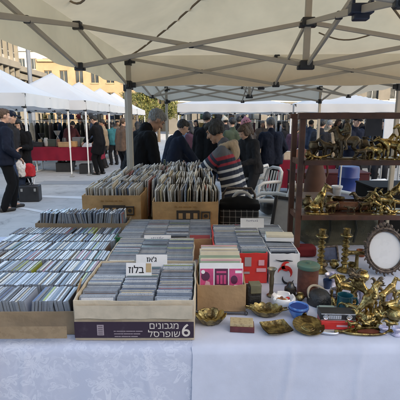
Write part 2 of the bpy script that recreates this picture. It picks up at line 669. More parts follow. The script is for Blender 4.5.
leaf1 = mat('olive_leaves', (.085, .10, .025), .6, var=.4, scale=3, trans=.3)
leaf2 = mat('yellow_green_leaves', (.17, .16, .04), .6, var=.3, scale=3, trans=.3)
p = at(158, 104, 31)
tree('small sunlit tree with yellow green leaves beyond the stalls', p.x, 31, 4.2, 1.55, 6500, 3, [leaf1, leaf2])
p = at(137, 108, 40)
tree('olive green tree half hidden behind the white tent pole', p.x, 40, 4.4, 1.5, 4500, 5, [leaf1, leaf2])
# ------------------------------------------------------------------ pop-up canopies
fab_cream = mat('cream_canopy_fabric', (.77, .585, .36), .8, var=.09, scale=2.6, trans=.56, bump=.12, bscale=60)
fab_white = mat('white_canopy_fabric', (.72, .72, .72), .75, var=.04, scale=1.2, trans=.3)
fab_ivory = mat('ivory_canopy_fabric', (.66, .60, .50), .75, var=.05, scale=1.2, trans=.4)
frame_grey = mat('canopy_frame_paint', (.41, .36, .29), .45, .15, var=.1, scale=6)
frame_white = mat('white_frame_paint', (.70, .70, .69), .45, var=.06)

def canopy(label, x, y, w, d, rz=0., eave=2.27, peak=3.0, vh=.28, roofm=fab_white, fm=None, detail=1, group=None, legs=(1, 1, 1, 1), sag=1.25, seed=0):
    fm = fm or frame_white
    t = thing('pop_up_canopy', label, 'canopy', (x, y, 0), rz, group)
    W, D = w / 2, d / 2
    N = 28
    def roof(u, v):
        a, b = u * 2 - 1, v * 2 - 1
        k = 1 - max(abs(a), abs(b))
        z = eave + (peak - eave) * k ** sag
        # cloth slackens between the ribs
        ang = min(abs(abs(a) - abs(b)), 1) if k < .999 else 0
        z -= .035 * math.sin(math.pi * k) * math.sin(math.pi * min(1, ang)) + .008 * min(1, k * 8) * noise.noise(V((a * 4 + seed, b * 4, 1)))
        return (a * W, b * D, z)
    mb = MB()
    mb.grid(roof, N, N)
    ro = mb.build('roof', roofm, t, recalc=False, angle=60)
    if detail > 1:                       # sewn seams along the hips
        for sx in (-1, 1):
            for sy in (-1, 1):
                mb = MB()
                pts = []
                for i in range(15):
                    q = i / 14 * .97
                    p = roof(.5 + .5 * sx * (1 - q), .5 + .5 * sy * (1 - q))
                    pts.append((p[0], p[1], p[2] - .02))
                mb.tube(pts, .009, n=6)
                mb.build('hip_seam', mat('brown_webbing', (.2, .15, .1), .8), ro)
    for (ax, ay, bx, by) in ((-1, -1, 1, -1), (1, -1, 1, 1), (1, 1, -1, 1), (-1, 1, -1, -1)):
        mb = MB()
        nx, ny = (ax + bx) / 2, (ay + by) / 2
        def val(u, v):
            px, py = (ax + (bx - ax) * u) * W, (ay + (by - ay) * u) * D
            o = .012 * v * math.sin(u * 37 + seed * 3 + ax) + .012 * v
            dz = .008 * v * math.sin(u * 19 + seed)
            return (px + nx * o, py + ny * o, eave - vh * v * (.86 if (detail > 1 and ay == by == -1) else 1) + dz - .012 * v * math.sin(math.pi * u))
        mb.grid(val, 48, 4)
        mb.build('valance', fab_white if (detail > 1 and ay == by == -1) else roofm, t, recalc=False, angle=80)
    k = 0
    tz, bz = eave - .03, eave - .28
    for sx in (-1, 1):
        for sy in (-1, 1):
            if legs[k]:
                X, Y = sx * (W - .03), sy * (D - .03)
                mb = MB()
                mb.box((X, Y, (eave - .02 + .85) / 2), (.045, .045, eave - .87))
                mb.box((X, Y, .45), (.034, .034, .88))
                lo = mb.build('leg', fm, t, bevel=.006, smooth=False)
                mb = MB()
                mb.box((X, Y, .012), (.12, .12, .012))
                mb.box((X, Y, .05), (.05, .05, .09))
                mb.build('foot', steel, lo, smooth=False)
                for zz, hh in ((tz - .02, .09), (bz, .08)):
                    mb = MB()
                    mb.box((X, Y, zz), (.062, .062, hh))
                    mb.box((X - sx * .045, Y, zz), (.05, .03, .05))
                    mb.box((X, Y - sy * .045, zz), (.03, .05, .05))
                    mb.build('corner_bracket', black_plastic, lo, bevel=.005, smooth=False)
            k += 1
    bw, bt = .015, .027
    def X(a, b, off, single=None):       # one scissor between two uprights
        out = []
        for (z0, z1, s) in ((tz, bz, 1), (bz, tz, -1)):
            mb = MB() if single is None else single
            p0, p1 = V((a[0] + off[0] * s, a[1] + off[1] * s, z0)), V((b[0] + off[0] * s, b[1] + off[1] * s, z1))
            mb.bar(p0, p1, bw, bt)
            if single is None:
                mb.build('truss_bar', fm, t, bevel=.003, smooth=False)
        c = V(((a[0] + b[0]) / 2, (a[1] + b[1]) / 2, (tz + bz) / 2))
        return c
    def joint(c, s=(.06, .06, .06)):
        mb = MB()
        s = tuple(q * .86 for q in s)
        mb.box(c, s)
        mb.box(V(c) + V((0, 0, -s[2] * .3)), (s[0] * 1.35, s[1] * .6, s[2] * .5))
        mb.build('joint', black_plastic, t, bevel=.006, smooth=False)
    Wi, Di = W - .03, D - .03
    sides = [((-Wi, -Di), (Wi, -Di)), ((Wi, -Di), (Wi, Di)), ((Wi, Di), (-Wi, Di)), ((-Wi, Di), (-Wi, -Di))]
    for a, b in sides:
        m_ = ((a[0] + b[0]) / 2, (a[1] + b[1]) / 2)
        off = (0, .009) if abs(a[1] - b[1]) < .01 else (.009, 0)
        single = None if detail > 1 else MB()
        for (p, q) in ((a, m_), (m_, b)):
            c = X(p, q, off, single)
            if detail > 1:
                joint(c, (.03, .03, .04))
        if single is not None:
            single.build('side_truss', fm, t, smooth=False)
        joint((m_[0], m_[1], tz), (.06, .06, .055))
        joint((m_[0], m_[1], bz), (.06, .06, .055))
        # from the middle of the side in to the centre
        off = (.009, 0) if off[0] == 0 else (0, .009)
        single = None if detail > 1 else MB()
        c = X(m_, (0, 0), off, single)
        if detail > 1:
            joint(c, (.03, .03, .04))
        else:
            single.build('cross_truss', fm, t, smooth=False)
    mb = MB()
    mb.box((0, 0, (peak - .03 + bz) / 2), (.038, .038, peak - .03 - bz))
    mb.build('centre_mast', fm, t, bevel=.004, smooth=False)
    joint((0, 0, tz), (.09, .09, .06))
    joint((0, 0, bz), (.09, .09, .06))
    if detail > 1:                        # loose cords and a webbing strap under the cloth
        for (a, b, s) in (((-.95, -.2), (-.72, -.5), .1), ((.45, .55), (.2, .7), .05)):
            mb = MB()
            pts = [(a[0] * W + (b[0] - a[0]) * W * i / 10, a[1] * D + (b[1] - a[1]) * D * i / 10, eave + .05 + .06 * i / 10 - s * math.sin(math.pi * i / 10)) for i in range(11)]
            mb.tube(pts, .006, n=6)
            mb.build('webbing_strap', mat('brown_webbing', (.2, .15, .1), .8), t)
    return t

own = canopy('cream pop-up canopy sheltering the stall, its scissor frame overhead', 0.665, 2.635, 2.95, 2.86, R(-3), eave=2.27, peak=2.98, vh=.275, roofm=fab_cream, fm=frame_grey, detail=2)
canopy('white canopy joined behind the cream one, its trusses seen from below', .72, 6.03, 2.92, 3.4, R(-2.6), eave=2.27, peak=3.0, vh=.26, roofm=fab_ivory, fm=frame_grey, detail=1, seed=2)
# a row of white canopies along the left of the square
for k, (lab, xr) in enumerate((('white canopy at the left edge of the square, nearest of its row', -3.74), ('white canopy over the red-clothed table at left', -3.33), ('third white canopy of the left row, just past the red-clothed table', -3.36), ('fourth white canopy receding down the left row', -3.3), ('farthest white canopy of the left row before the golden building', -3.3))):
    d0 = (8.75, 12.05, 15.2, 18.4, 21.6)[k]
    canopy(lab, xr - 1.5, d0 + 1.5, 3.0, 3.0, R((.6, -.4, .3, 0, 0)[k]), eave=2.22, peak=(3.05, 3.16, 3.16, 3.16, 3.16)[k], vh=.27, roofm=fab_white, detail=1, group='white canopies down the left side', seed=5 + k)
# the row that crosses the square behind
for k, (lab, xc) in enumerate((('low white canopy across the square, behind the bending old man', 1.02), ('low white canopy across the square, above the man in navy', 4.5), ('low white canopy across the square, behind the brass rack', 7.95))):
    canopy(lab, xc, 13.7, 3.4, 3.2, R((.5, -.5, .3)[k]), eave=2.12, peak=2.62, vh=.235, roofm=fab_white, detail=1, group='low white canopies across the square', seed=11 + k)
canopy('white canopy far back between the crossing row and the shops', 2.2, 21, 3.2, 3.2, 0, eave=2.2, peak=2.9, vh=.25, roofm=fab_white, detail=1, seed=20)


# the navy clamp on the bar that runs from the centre down to the front of the frame
p0, p1 = V((-.009, 0, 2.24)), V((-.009, -1.40, 1.99))
own_m = Matrix.Translation(own.location) @ Matrix.Rotation(R(-3), 4, 'Z')
best = None
for k in range(100):
    q = own_m @ (p0 + (p1 - p0) * (k / 99)) - V((0, 0, CAM_H))
    dep = q.y * math.cos(PITCH) - q.z * math.sin(PITCH)
    e = abs(200 + 400 * q.x / dep - 361)
    if best is None or e < best[0]: best = (e, p0 + (p1 - p0) * (k / 99))
mb = MB()
mb.box((0, 0, 0), (.085, .05, .036))
mb.box((0, 0, -.026), (.058, .04, .026))
for x in (-.034, .034): mb.box((x, 0, .024), (.012, .046, .02))
mb.build('slider_clamp', mat('navy_plastic', (.012, .016, .035), .35), own, best[1], bevel=.005)
# ------------------------------------------------------------------ tables and cloths
TZ = .80
wood_top = mat('plywood', (.42, .30, .18), .6, var=.15, scale=4)
def trestle(label, x0, x1, y0, y1, z=.795, group='folding tables of the stall'):
    t = thing('folding_table', label, 'table', ((x0 + x1) / 2, (y0 + y1) / 2, 0), 0, group)
    W, D = (x1 - x0) / 2, (y1 - y0) / 2
    mb = MB()
    mb.box((0, 0, z - .0125), (2 * W, 2 * D, .025))
    mb.build('table_top', wood_top, t, bevel=.004)
    for sx in (-1, 1):
        for sy in (-1, 1):
            mb = MB()
            mb.cone((sx * (W - .12), sy * (D - .08), 0), (sx * (W - .1), sy * (D - .1), z - .025), .014)
            mb.build('leg', steel, t)
    return t
def jacquard():
    m = bpy.data.materials.new('white_jacquard_cloth')
    m.use_nodes = True
    nt = m.node_tree
    b = nt.nodes['Principled BSDF']
    tc = nt.nodes.new('ShaderNodeTexCoord')
    uv = nt.nodes.new('ShaderNodeUVMap')
    uv.uv_map = 'cloth'
    def noise_(s, d, dist):
        n = nt.nodes.new('ShaderNodeTexNoise')
        n.inputs['Scale'].default_value = s
        n.inputs['Detail'].default_value = d
        n.inputs['Distortion'].default_value = dist
        nt.links.new(uv.outputs['UV'], n.inputs['Vector'])
        return n
    n1 = noise_(13.5, 1.4, 1.7)           # leaf sprays
    n2 = noise_(4.6, 2, .5)               # where the sprays gather
    r1 = nt.nodes.new('ShaderNodeValToRGB')
    e = r1.color_ramp.elements
    e[0].position, e[0].color = .465, (0, 0, 0, 1)
    e[1].position, e[1].color = .585, (0, 0, 0, 1)
    for p, c in ((.49, 1), (.55, 1)):
        x = e.new(p); x.color = (c, c, c, 1)
    nt.links.new(n1.outputs['Fac'], r1.inputs['Fac'])
    r2 = nt.nodes.new('ShaderNodeMapRange')
    r2.inputs['From Min'].default_value = .42
    r2.inputs['From Max'].default_value = .52
    nt.links.new(n2.outputs['Fac'], r2.inputs['Value'])
    ml = nt.nodes.new('ShaderNodeMath')
    ml.operation = 'MULTIPLY'
    nt.links.new(r1.outputs['Color'], ml.inputs[0])
    nt.links.new(r2.outputs['Result'], ml.inputs[1])
    # woven flowers: five- to seven-petalled rosettes at scattered places
    def math_(op, a, b=None):
        m_ = nt.nodes.new('ShaderNodeMath')
        m_.operation = op
        for k, x in enumerate((a, b)):
            if x is None: continue
            if isinstance(x, (int, float)): m_.inputs[k].default_value = x
            else: nt.links.new(x, m_.inputs[k])
        return m_.outputs[0]
    def rosettes(scale, petals, size, off):
        mp = nt.nodes.new('ShaderNodeVectorMath'); mp.operation = 'ADD'
        mp.inputs[1].default_value = (off, off * 1.7, 0)
        wob = nt.nodes.new('ShaderNodeVectorMath'); wob.operation = 'MULTIPLY_ADD'
        nz = noise_(9, 2, 0)
        nt.links.new(nz.outputs['Color'], wob.inputs[0])
        wob.inputs[1].default_value = (.10, .10, 0)
        nt.links.new(uv.outputs['UV'], wob.inputs[2])
        nt.links.new(wob.outputs[0], mp.inputs[0])
        vo = nt.nodes.new('ShaderNodeTexVoronoi')
        vo.voronoi_dimensions = '2D'
        vo.inputs['Scale'].default_value = scale
        nt.links.new(mp.outputs[0], vo.inputs['Vector'])
        df = nt.nodes.new('ShaderNodeVectorMath'); df.operation = 'SUBTRACT'
        nt.links.new(mp.outputs[0], df.inputs[0])
        nt.links.new(vo.outputs['Position'], df.inputs[1])
        sp = nt.nodes.new('ShaderNodeSeparateXYZ')
        nt.links.new(df.outputs[0], sp.inputs[0])
        an = math_('ARCTAN2', sp.outputs[1], sp.outputs[0])
        sc = nt.nodes.new('ShaderNodeSeparateColor')
        nt.links.new(vo.outputs['Color'], sc.inputs[0])
        ph = math_('ADD', math_('MULTIPLY', an, petals), math_('MULTIPLY', sc.outputs[0], 6.28))
        edge = math_('MULTIPLY', math_('ADD', math_('MULTIPLY', math_('COSINE', ph), .32), .62), math_('MULTIPLY', math_('ADD', sc.outputs[1], .55), size))
        rel = math_('DIVIDE', vo.outputs['Distance'], edge)
        inside = math_('LESS_THAN', rel, 1.0)
        vein = math_('GREATER_THAN', math_('ABSOLUTE', math_('SUBTRACT', rel, .55)), .10)
        return math_('MULTIPLY', math_('MULTIPLY', inside, vein), math_('GREATER_THAN', sc.outputs[2], .25))
    fl = math_('MAXIMUM', rosettes(9.5, 5, .42, 0), math_('MULTIPLY', rosettes(19, 3, .5, 3.3), .8))
    ml = nt.nodes[ml.name]
    tot = math_('MAXIMUM', fl, math_('MULTIPLY', ml.outputs[0], .38))
    ml = nt.nodes[tot.node.name]
    mx = nt.nodes.new('ShaderNodeMix')
    mx.data_type = 'RGBA'
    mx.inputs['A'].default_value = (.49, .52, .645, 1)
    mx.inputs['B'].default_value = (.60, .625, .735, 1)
    nt.links.new(ml.outputs[0], mx.inputs['Factor'])
    nt.links.new(mx.outputs['Result'], b.inputs['Base Color'])
    rr = nt.nodes.new('ShaderNodeMapRange')
    rr.inputs['To Min'].default_value = .62
    rr.inputs['To Max'].default_value = .38
    nt.links.new(ml.outputs[0], rr.inputs['Value'])
    nt.links.new(rr.outputs['Result'], b.inputs['Roughness'])
    n3 = noise_(260, 2, 0)
    bp = nt.nodes.new('ShaderNodeBump')
    bp.inputs['Strength'].default_value = .12
    bp.inputs['Distance'].default_value = .004
    nt.links.new(n3.outputs['Fac'], bp.inputs['Height'])
    nt.links.new(bp.outputs['Normal'], b.inputs['Normal'])
    return m
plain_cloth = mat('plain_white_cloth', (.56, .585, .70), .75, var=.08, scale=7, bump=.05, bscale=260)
def cloth(label, x0, x1, y0, y1, z, drop, m, seed, lift=None, nu=150, sides=True, foldamp=.018, back=.2):
    mb = MB()
    L = y1 - y0
    tot = L + drop
    NV = 70
    def fn(u, v):
        s = v * tot
        x = x0 + (x1 - x0) * u + (.007 * noise.noise(V((s * 7, seed, u * 2))) + .006 * noise.noise(V((s * 19, seed, u)))) * max(0, min(1, (s - L + .1) * 8))
        wig = noise.noise(V((x * 3.2, seed, 0))) * .6 + noise.noise(V((x * 7.5, seed + 4, 0))) * .4
        wig2 = noise.noise(V((x * 2.1, seed + 9, s * 1.5)))
        if s <= L:
            e = max(0, 1 - (L - s) / .25)
            return (x, y1 - s, z + .0012 * wig * e + .0015 * noise.noise(V((x * 5, s * 5, seed))) + .0035)
        q = s - L
        k = min(1, q / .12)
        dd = drop if lift is None else drop - lift(x)
        zz = z + .0035 - q * dd / drop + .006 * (1 - k) * k
        y = y0 - .012 * math.sin(min(1, q / .02) * math.pi / 2) - k * (.012 + foldamp * (wig + .4 * wig2)) * (.35 + q / drop) - q * .05
        for xc, hh in ((-1.1, .5), (-.66, .8), (-.2, .6), (.33, 1), (.62, .7), (.98, .9), (1.3, .6)):   # ironed-in creases
            y -= .0045 * hh * math.exp(-((x - xc - .02 * math.sin(q * 9 + xc * 5)) / .011) ** 2)
        return (x, y, zz)
    mb.grid(fn, nu, NV)
    uv = mb.bm.loops.layers.uv.new('cloth')
    for f in mb.bm.faces:
        for lp in f.loops:
            c = lp.vert.co
            lp[uv].uv = (c.x, c.y + (c.z - z if c.y < y0 + .001 else 0))
    return mb.build('tablecloth', m, None, recalc=False, angle=70, label=label, cat='tablecloth')
trestle('folding table under the shiny patterned white cloth', -1.95, -.035, 1.40, 2.84)
trestle('folding table under the plain white cloth', -.025, 1.95, 1.40, 2.84)
trestle('folding table that carries the front record crates', -.93, .145, 2.87, 4.04)
trestle('narrow folding table that carries the hindmost records', -.67, .145, 4.06, 4.62)
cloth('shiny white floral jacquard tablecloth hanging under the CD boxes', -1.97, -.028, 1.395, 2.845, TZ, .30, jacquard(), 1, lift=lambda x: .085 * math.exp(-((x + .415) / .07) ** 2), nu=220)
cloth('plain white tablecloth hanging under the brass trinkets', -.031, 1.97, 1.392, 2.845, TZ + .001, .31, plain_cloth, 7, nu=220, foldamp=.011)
TT = TZ + .0065                           # what stands on the cloth

# ------------------------------------------------------------------ cartons
def carton(name, label, cat, x0, x1, y0, y1, h, m, z0=TT, wall=.006, flap=None, group=None, rz=0., dents=.004, seed=0):
    cx, cy = (x0 + x1) / 2, (y0 + y1) / 2
    W, D = (x1 - x0) / 2, (y1 - y0) / 2
    t = thing(name, label, cat, (cx, cy, z0), rz, group)
    rg = random.Random(seed)
    for (a, b, nm) in (((-W, -D), (W, -D), 0), ((W, -D), (W, D), 1), ((W, D), (-W, D), 2), ((-W, D), (-W, -D), 3)):
        mb = MB()
        a, b = V((*a, 0)), V((*b, 0))
        dr = (b - a).normalized()
        nn = V((dr.y, -dr.x, 0))
        Ln = (b - a).length
        a2, b2 = a + dr * (wall if nm % 2 else 0), b - dr * (wall if nm % 2 else 0)
        def fn(u, v, off=0):
            p = a2 + (b2 - a2) * u
            bulge = dents * (noise.noise(V((u * 4 + seed, v * 3, nm))) + .8 * math.sin(math.pi * u)) * (.3 + v)
            hh = h + .004 * noise.noise(V((u * 6, seed, nm)))
            return p + nn * (bulge - off) + V((0, 0, hh * v))
        g1 = mb.grid(lambda u, v: fn(u, v), 18, 5)
        g2 = mb.grid(lambda u, v: fn(u, v, wall), 18, 5)
        # close the rim and ends
        nu = 19
        G1 = [g1[i * nu:(i + 1) * nu] for i in range(6)]
        G2 = [g2[i * nu:(i + 1) * nu] for i in range(6)]
        for i in range(nu - 1):
            mb.bm.faces.new((G1[5][i], G1[5][i + 1], G2[5][i + 1], G2[5][i]))
            mb.bm.faces.new((G1[0][i], G1[0][i + 1], G2[0][i + 1], G2[0][i]))
        for j in range(5):
            mb.bm.faces.new((G1[j][0], G1[j + 1][0], G2[j + 1][0], G2[j][0]))
            mb.bm.faces.new((G1[j][-1], G1[j + 1][-1], G2[j + 1][-1], G2[j][-1]))
        mb.build('side_panel', m, t, angle=50)
    mb = MB()
    mb.box((0, 0, .003), (2 * W - 2 * wall, 2 * D - 2 * wall, .005))
    mb.build('bottom', m, t, smooth=False)
    if flap:
        for (fx, fy, fw, ang, along) in flap:
            mb = MB()
            M = Matrix.Translation((fx * W, fy * D, h)) @ Matrix.Rotation(0 if along == 'x' else R(90), 4, 'Z') @ Matrix.Rotation(R(ang), 4, 'X')
            mb.box((0, 0, .035), (fw, .005, .07))
            mb.xf(M)
            mb.build('flap', m, t, bevel=.0015)
    return t

LX0, LX1 = -1.21, -.492
left_box = carton('cd_box', 'wide shallow brown cardboard box filled with many rows of CDs', 'cardboard box', LX0, LX1, 1.47, 2.625, .098, cardboard_dull, seed=1)
mb = MB()
mb.box((.335, -.50, .142), (.006, .085, .10))
mb.xf(Matrix.Translation((.335, -.5, .1)) @ Matrix.Rotation(R(14), 4, 'Y') @ Matrix.Rotation(R(8), 4, 'Z') @ Matrix.Translation((-.335, .5, -.1)))
mb.build('flap', cardboard, left_box, bevel=.0015)
# worn tape and scuffs on the near side of the left box
tape = mat('glossy_brown_tape', (.30, .215, .13), .25, var=.15, scale=30)
mb = MB()
mb.grid(lambda u, v: ((u - .5) * .70, -.669 - .0035 * math.sin(math.pi * u) + .002 * noise.noise(V((u * 9, v * 2, 0))), .035 + .05 * v), 30, 3)
mb.build('packing_tape', tape, left_box)

CXA, CXB = -.487, -.022
six_box = carton('cd_box', 'worn cream carton with a dark purple printed band and the number 6, full of CDs', 'cardboard box', CXA, CXB, 1.428, 1.868, .165, cardboard_pale, seed=2, dents=.005)
purple = mat('dark_purple_print', (.028, .013, .03), .55, var=.2, scale=18, c2=(.07, .05, .07), c2amt=(.55, .8))
print_white = mat('cream_print', (.62, .56, .5), .6, var=.12, scale=30)
W6 = (CXB - CXA) / 2
def six_front(u, z, off=.0015):           # just proud of the front panel
    return V(((u - .5) * 2 * W6, -.22 - .0088 - off, z))
mb = MB()
mb.box((0, -.2305, .0485), (2 * W6 - .004, .0012, .067))
bandp = mb.build('printed_band', purple, six_box, smooth=False)
for (s, sz, x, z, b) in (("םינובגמ", .038, .116, .0535, 0), ("לסרפוש", .038, .116, .0195, 0), ("6", .074, .200, .022, .0005)):
    text(s, sz, print_white, bandp, Matrix.Translation((x, -.2313, z)) @ FRONT, bold=b)
mb = MB()
mb.box((-.130, -.2314, .048), (.026, .0008, .044))
for k in range(5):
    mb.box((-.130, -.2319, .032 + .008 * k), (.018, .0006, .0022), mi=1)
mb.build('product_stamp', [mat('faded_print', (.33, .27, .3), .6), purple], bandp, smooth=False)
for k in range(3):
    mb = MB()
    for j in range(9 - k):
        mb.box((-.075 + .0125 * j + .003 * k, -.2313, .043 - .011 * k), (.0085 + .003 * ((j * 7 + k) % 3), .0006, .0032))
    mb.build('small_print', mat('faded_print', (.33, .27, .3), .6), bandp, smooth=False)
mb = MB()
mb.grid(lambda u, v: ((u - .5) * 2 * W6 * .97, -.2318 + .0015 * noise.noise(V((u * 11, v * 3, 2))), .095 + .055 * v + .004 * noise.noise(V((u * 5, 0, v)))), 40, 4)
mb.build('clear_tape', mat('clear_packing_tape', (.50, .43, .33), .2, var=.16, scale=16, bump=.12, bscale=14), six_box)

box_mid = carton('cd_box', 'plain cream carton of CDs right behind the purple-banded one', 'cardboard box', -.475, -.035, 1.878, 2.31, .15, cardboard_pale, seed=3)
box_back = carton('cd_box', 'CD carton with a dark green corner and lime label, behind the cream cartons', 'cardboard box', -.505, .073, 2.35, 2.78, .13, cardboard, seed=4)
green = mat('dark_green_card', (.02, .12, .045), .5)
lime = mat('lime_card', (.42, .62, .03), .5, var=.12, scale=25)
white_card = mat('white_card', (.76, .76, .78), .5, var=.05, scale=20)
ink = mat('black_ink', (.015, .015, .02), .6)
mb = MB()
mb.box((-.3, -.19, .075), (.006, .1, .14))
mb.box((-.279, -.2255, .075), (.046, .006, .14))
mb.build('corner_guard', green, box_back, bevel=.001)
mb = MB()
mb.box((.02, -.2285, .095), (.155, .004, .05))
mb.box((.02, -.2312, .083), (.09, .0015, .012), mi=1)
mb.build('paper_label', [lime, ink], box_back, smooth=False)
mb = MB()
mb.box((-.115, -.2285, .1), (.11, .004, .045))
mb.build('paper_label', white_card, box_back, smooth=False)
tray = carton('cd_box', 'low brown tray of jumbled CDs between the wide left box and the orange crate', 'cardboard box', -1.12, -.50, 2.632, 2.838, .155, cardboard_dull, seed=5)

# ------------------------------------------------------------------ compact discs and records: a shared stock of meshes
CDPAL = [(.0, (.38, .43, .52)), (.09, (.66, .67, .70)), (.19, (.14, .18, .26)), (.27, (.72, .72, .71)), (.35, (.03, .035, .05)), (.44, (.25, .28, .34)), (.51, (.50, .55, .63)), (.59, (.018, .02, .025)), (.67, (.045, .08, .22)), (.74, (.42, .43, .44)), (.80, (.16, .11, .09)), (.86, (.60, .52, .38)), (.91, (.34, .05, .05)), (.94, (.08, .20, .17)), (.965, (.75, .74, .72)), (.985, (.38, .45, .06))]
cd_spine = attr_mat('cd_spine_insert', CDPAL, .38, dash=.55, dashdir=(300, 20, 900), coat=.3)
cd_shell = mat('clear_plastic_case', (.23, .26, .31), .16, var=.18, scale=30, coat=.3)
LPPAL = [(.0, (.58, .51, .43)), (.14, (.72, .69, .64)), (.30, (.30, .25, .21)), (.38, (.80, .77, .72)), (.55, (.46, .45, .44)), (.63, (.10, .09, .085)), (.68, (.60, .52, .42)), (.79, (.26, .28, .33)), (.85, (.74, .71, .67)), (.93, (.42, .13, .10)), (.955, (.14, .20, .32)), (.98, (.52, .44, .26))]
lp_spine = attr_mat('worn_record_sleeve', LPPAL, .75, dash=.3, dashdir=(12, 40, 60), wear=.55, wcol=(.5, .44, .36))

def disc_mesh(name, mats, w, th, h, rnd, style):
    mb = MB()
    rg = random.Random(int(rnd * 9999))
    if style == 'cd':
        mb.box((0, 0, h / 2), (w, th, h), mi=1)
        mb.box((0, 0, h + .00012), (w - .004, th * .82, .0005), mi=0)      # paper insert seen through the spine
        mb.box((0, -th / 2 - .0001, h / 2), (w - .016, .0004, h - .008), mi=0)
        mb.box((0, th / 2 + .0001, h / 2), (w - .016, .0004, h - .008), mi=0)
    else:
        mb.prism([(-w / 2, 0), (w / 2, 0), (w / 2, h + rg.uniform(-.002, .002)), (w * .1, h + rg.uniform(-.001, .002)), (-w / 2, h + rg.uniform(-.003, .003))], th, Matrix.Translation((0, th / 2, 0)) @ FRONT, mi=0)
    me = mb.mesh(name, mats, smooth=False)
    a = me.attributes.new('rnd', 'FLOAT', 'FACE')
    a.data.foreach_set('value', [rnd] * len(me.polygons))
    return me
CDS = [disc_mesh('cd_case', [cd_spine, cd_shell], .142, .0102, .125, (k + .5) / 48, 'cd') for k in range(48)]
LPS = [disc_mesh('record_sleeve', [lp_spine], .315, .0075, .313, (k + .5) / 40, 'lp') for k in range(40)]
STOCK = {'cd': [], 'lp': []}
def stock(kind, M, label, group):
    p = M.translation
    c, s = math.cos(PITCH), math.sin(PITCH)
    q = p + V((0, 0, .1)) - V((0, 0, CAM_H))
    dep = q.y * c - q.z * s
    px = 200 + 400 * q.x / dep
    if -12 < px < 412:
        STOCK[kind].append((q.length, M, label, group))

ORD = ['first', 'second', 'third', 'fourth', 'fifth', 'sixth', 'seventh', 'eighth']
rg = random.Random(21)
# wide left box: spines run away from the viewer
for r in range(7):
    y = 1.484 + .0705 + r * .1615
    x = LX0 + .014
    lean = rg.uniform(-4, 4)
    run = 0
    while x < LX1 - .014:
        if run <= 0:
            lean = rg.uniform(-9, 9)
            run = rg.randint(5, 14)
        run -= 1
        M = Matrix.Translation((x, y + rg.uniform(-.004, .004), TT + .009 + rg.uniform(0, .006))) @ Matrix.Rotation(R(lean + rg.uniform(-1, 1)), 4, 'Y') @ Matrix.Rotation(R(90 + rg.uniform(-1, 1)), 4, 'Z')
        stock('cd', M, f'thin CD case in the {ORD[r]} row from the front of the wide left box', f'CDs of the {ORD[r]} row in the wide left box')
        x += .0113 + (rg.uniform(.004, .013) if rg.random() < .09 else rg.uniform(0, .0022))
# the jumbled tray behind it
x = -1.10
while x < -.515:
    for yy in (2.70, 2.772):
        M = Matrix.Translation((x, yy + rg.uniform(-.01, .01), TT + .088 + rg.uniform(0, .012))) @ Matrix.Rotation(R(14 * math.sin(x * 17) + rg.uniform(-5, 5)), 4, 'Y') @ Matrix.Rotation(R(90 + rg.uniform(-5, 5)), 4, 'Z') @ Matrix.Diagonal((.46, 1, 1, 1))
        stock('cd', M, 'CD case among the jumble in the low brown tray', 'CDs in the low brown tray')
    x += .0135
# columns of CDs facing the viewer
def column(x, y0, y1, z, label, group, lean0=-10, step=.0114):
    y = y0
    lean, run = lean0, 0
    while y < y1:
        if run <= 0:
            lean = lean0 + rg.uniform(-13, 9)
            run = rg.randint(5, 12)
        run -= 1
        M = Matrix.Translation((x + rg.uniform(-.003, .003), y, z + rg.uniform(0, .003))) @ Matrix.Rotation(R(lean), 4, 'X') @ Matrix.Rotation(R(rg.uniform(-1.5, 1.5)), 4, 'Z')
        stock('cd', M, label, group)
        y += step + (rg.uniform(.005, .016) if rg.random() < .10 else rg.uniform(0, .0012))
CN = ['left', 'middle', 'right']
CN4 = ['leftmost', 'second', 'third', 'rightmost']
for c in range(3):
    column(-.484 + .0775 + c * .1515, 1.447, 1.845, TT + .035, f'plastic CD case in the {CN[c]} column of the purple-banded carton', f'CDs in the {CN[c]} column of the purple-banded carton')
for c in range(3):
    column(-.472 + .0745 + c * .1445, 1.90, 2.285, TT + .028, f'plastic CD case in the {CN[c]} column of the plain cream carton', f'CDs in the {CN[c]} column of the plain cream carton')
for c in range(4):
    column(-.5 + .0725 + c * .1425, 2.37, 2.755, TT + .022, f'plastic CD case in the {CN4[c]} column of the lime-labelled carton', f'CDs in the {CN4[c]} column of the lime-labelled carton')

# ------------------------------------------------------------------ record crates
def crate(label, x0, x1, y0, y1, h, seed):
    t = carton('record_crate', label, 'cardboard box', x0, x1, y0, y1, h, cardboard_orange, z0=.797, seed=seed, wall=.007, dents=.004)
    D = (y1 - y0) / 2
    W = (x1 - x0) / 2
    for (cx, cz, sx, sz) in ((.02, h * .60, .17, .085), (W * .62, h * .60, .06, .06)):
        mb = MB()
        if sx > .1:
            mb.box((cx, -D - .0075, cz), (sx, .001, sz))
            for k in range(3):
                mb.box((cx - .055 + .055 * k, -D - .0083, cz), (.03, .0008, sz * .5), mi=1)
        else:
            mb.tube([(cx + sx / 2 * a, -D - .008, cz + sz / 2 * b) for a, b in ((-1, -1), (1, -1), (1, 1), (-1, 1))], .007, n=6, closed=True)
            mb.lathe([(.015, 0), (.015, .001)], (cx, -D - .0075, cz), 12, Matrix.Rotation(R(90), 3, 'X'))
        mb.build('printed_mark', [mat('dark_brown_print', (.06, .045, .035), .7), cardboard_orange], t, smooth=False)
    mb = MB()
    for k in range(5): mb.box((-.07 + .035 * k, -D - .0072, h * .86), (.018 + .006 * (k % 3), .001, .008))
    mb.build('faint_print', mat('cut_cardboard', (.4, .21, .07), .9), t, smooth=False)
    return t
crate('orange cardboard crate of old records, the nearer and righthand one', -.352, .135, 2.885, 3.27, .262, 11)
crate('orange cardboard crate of old records, the lefthand one with dark printed mark', -.90, -.452, 2.99, 3.37, .29, 12)
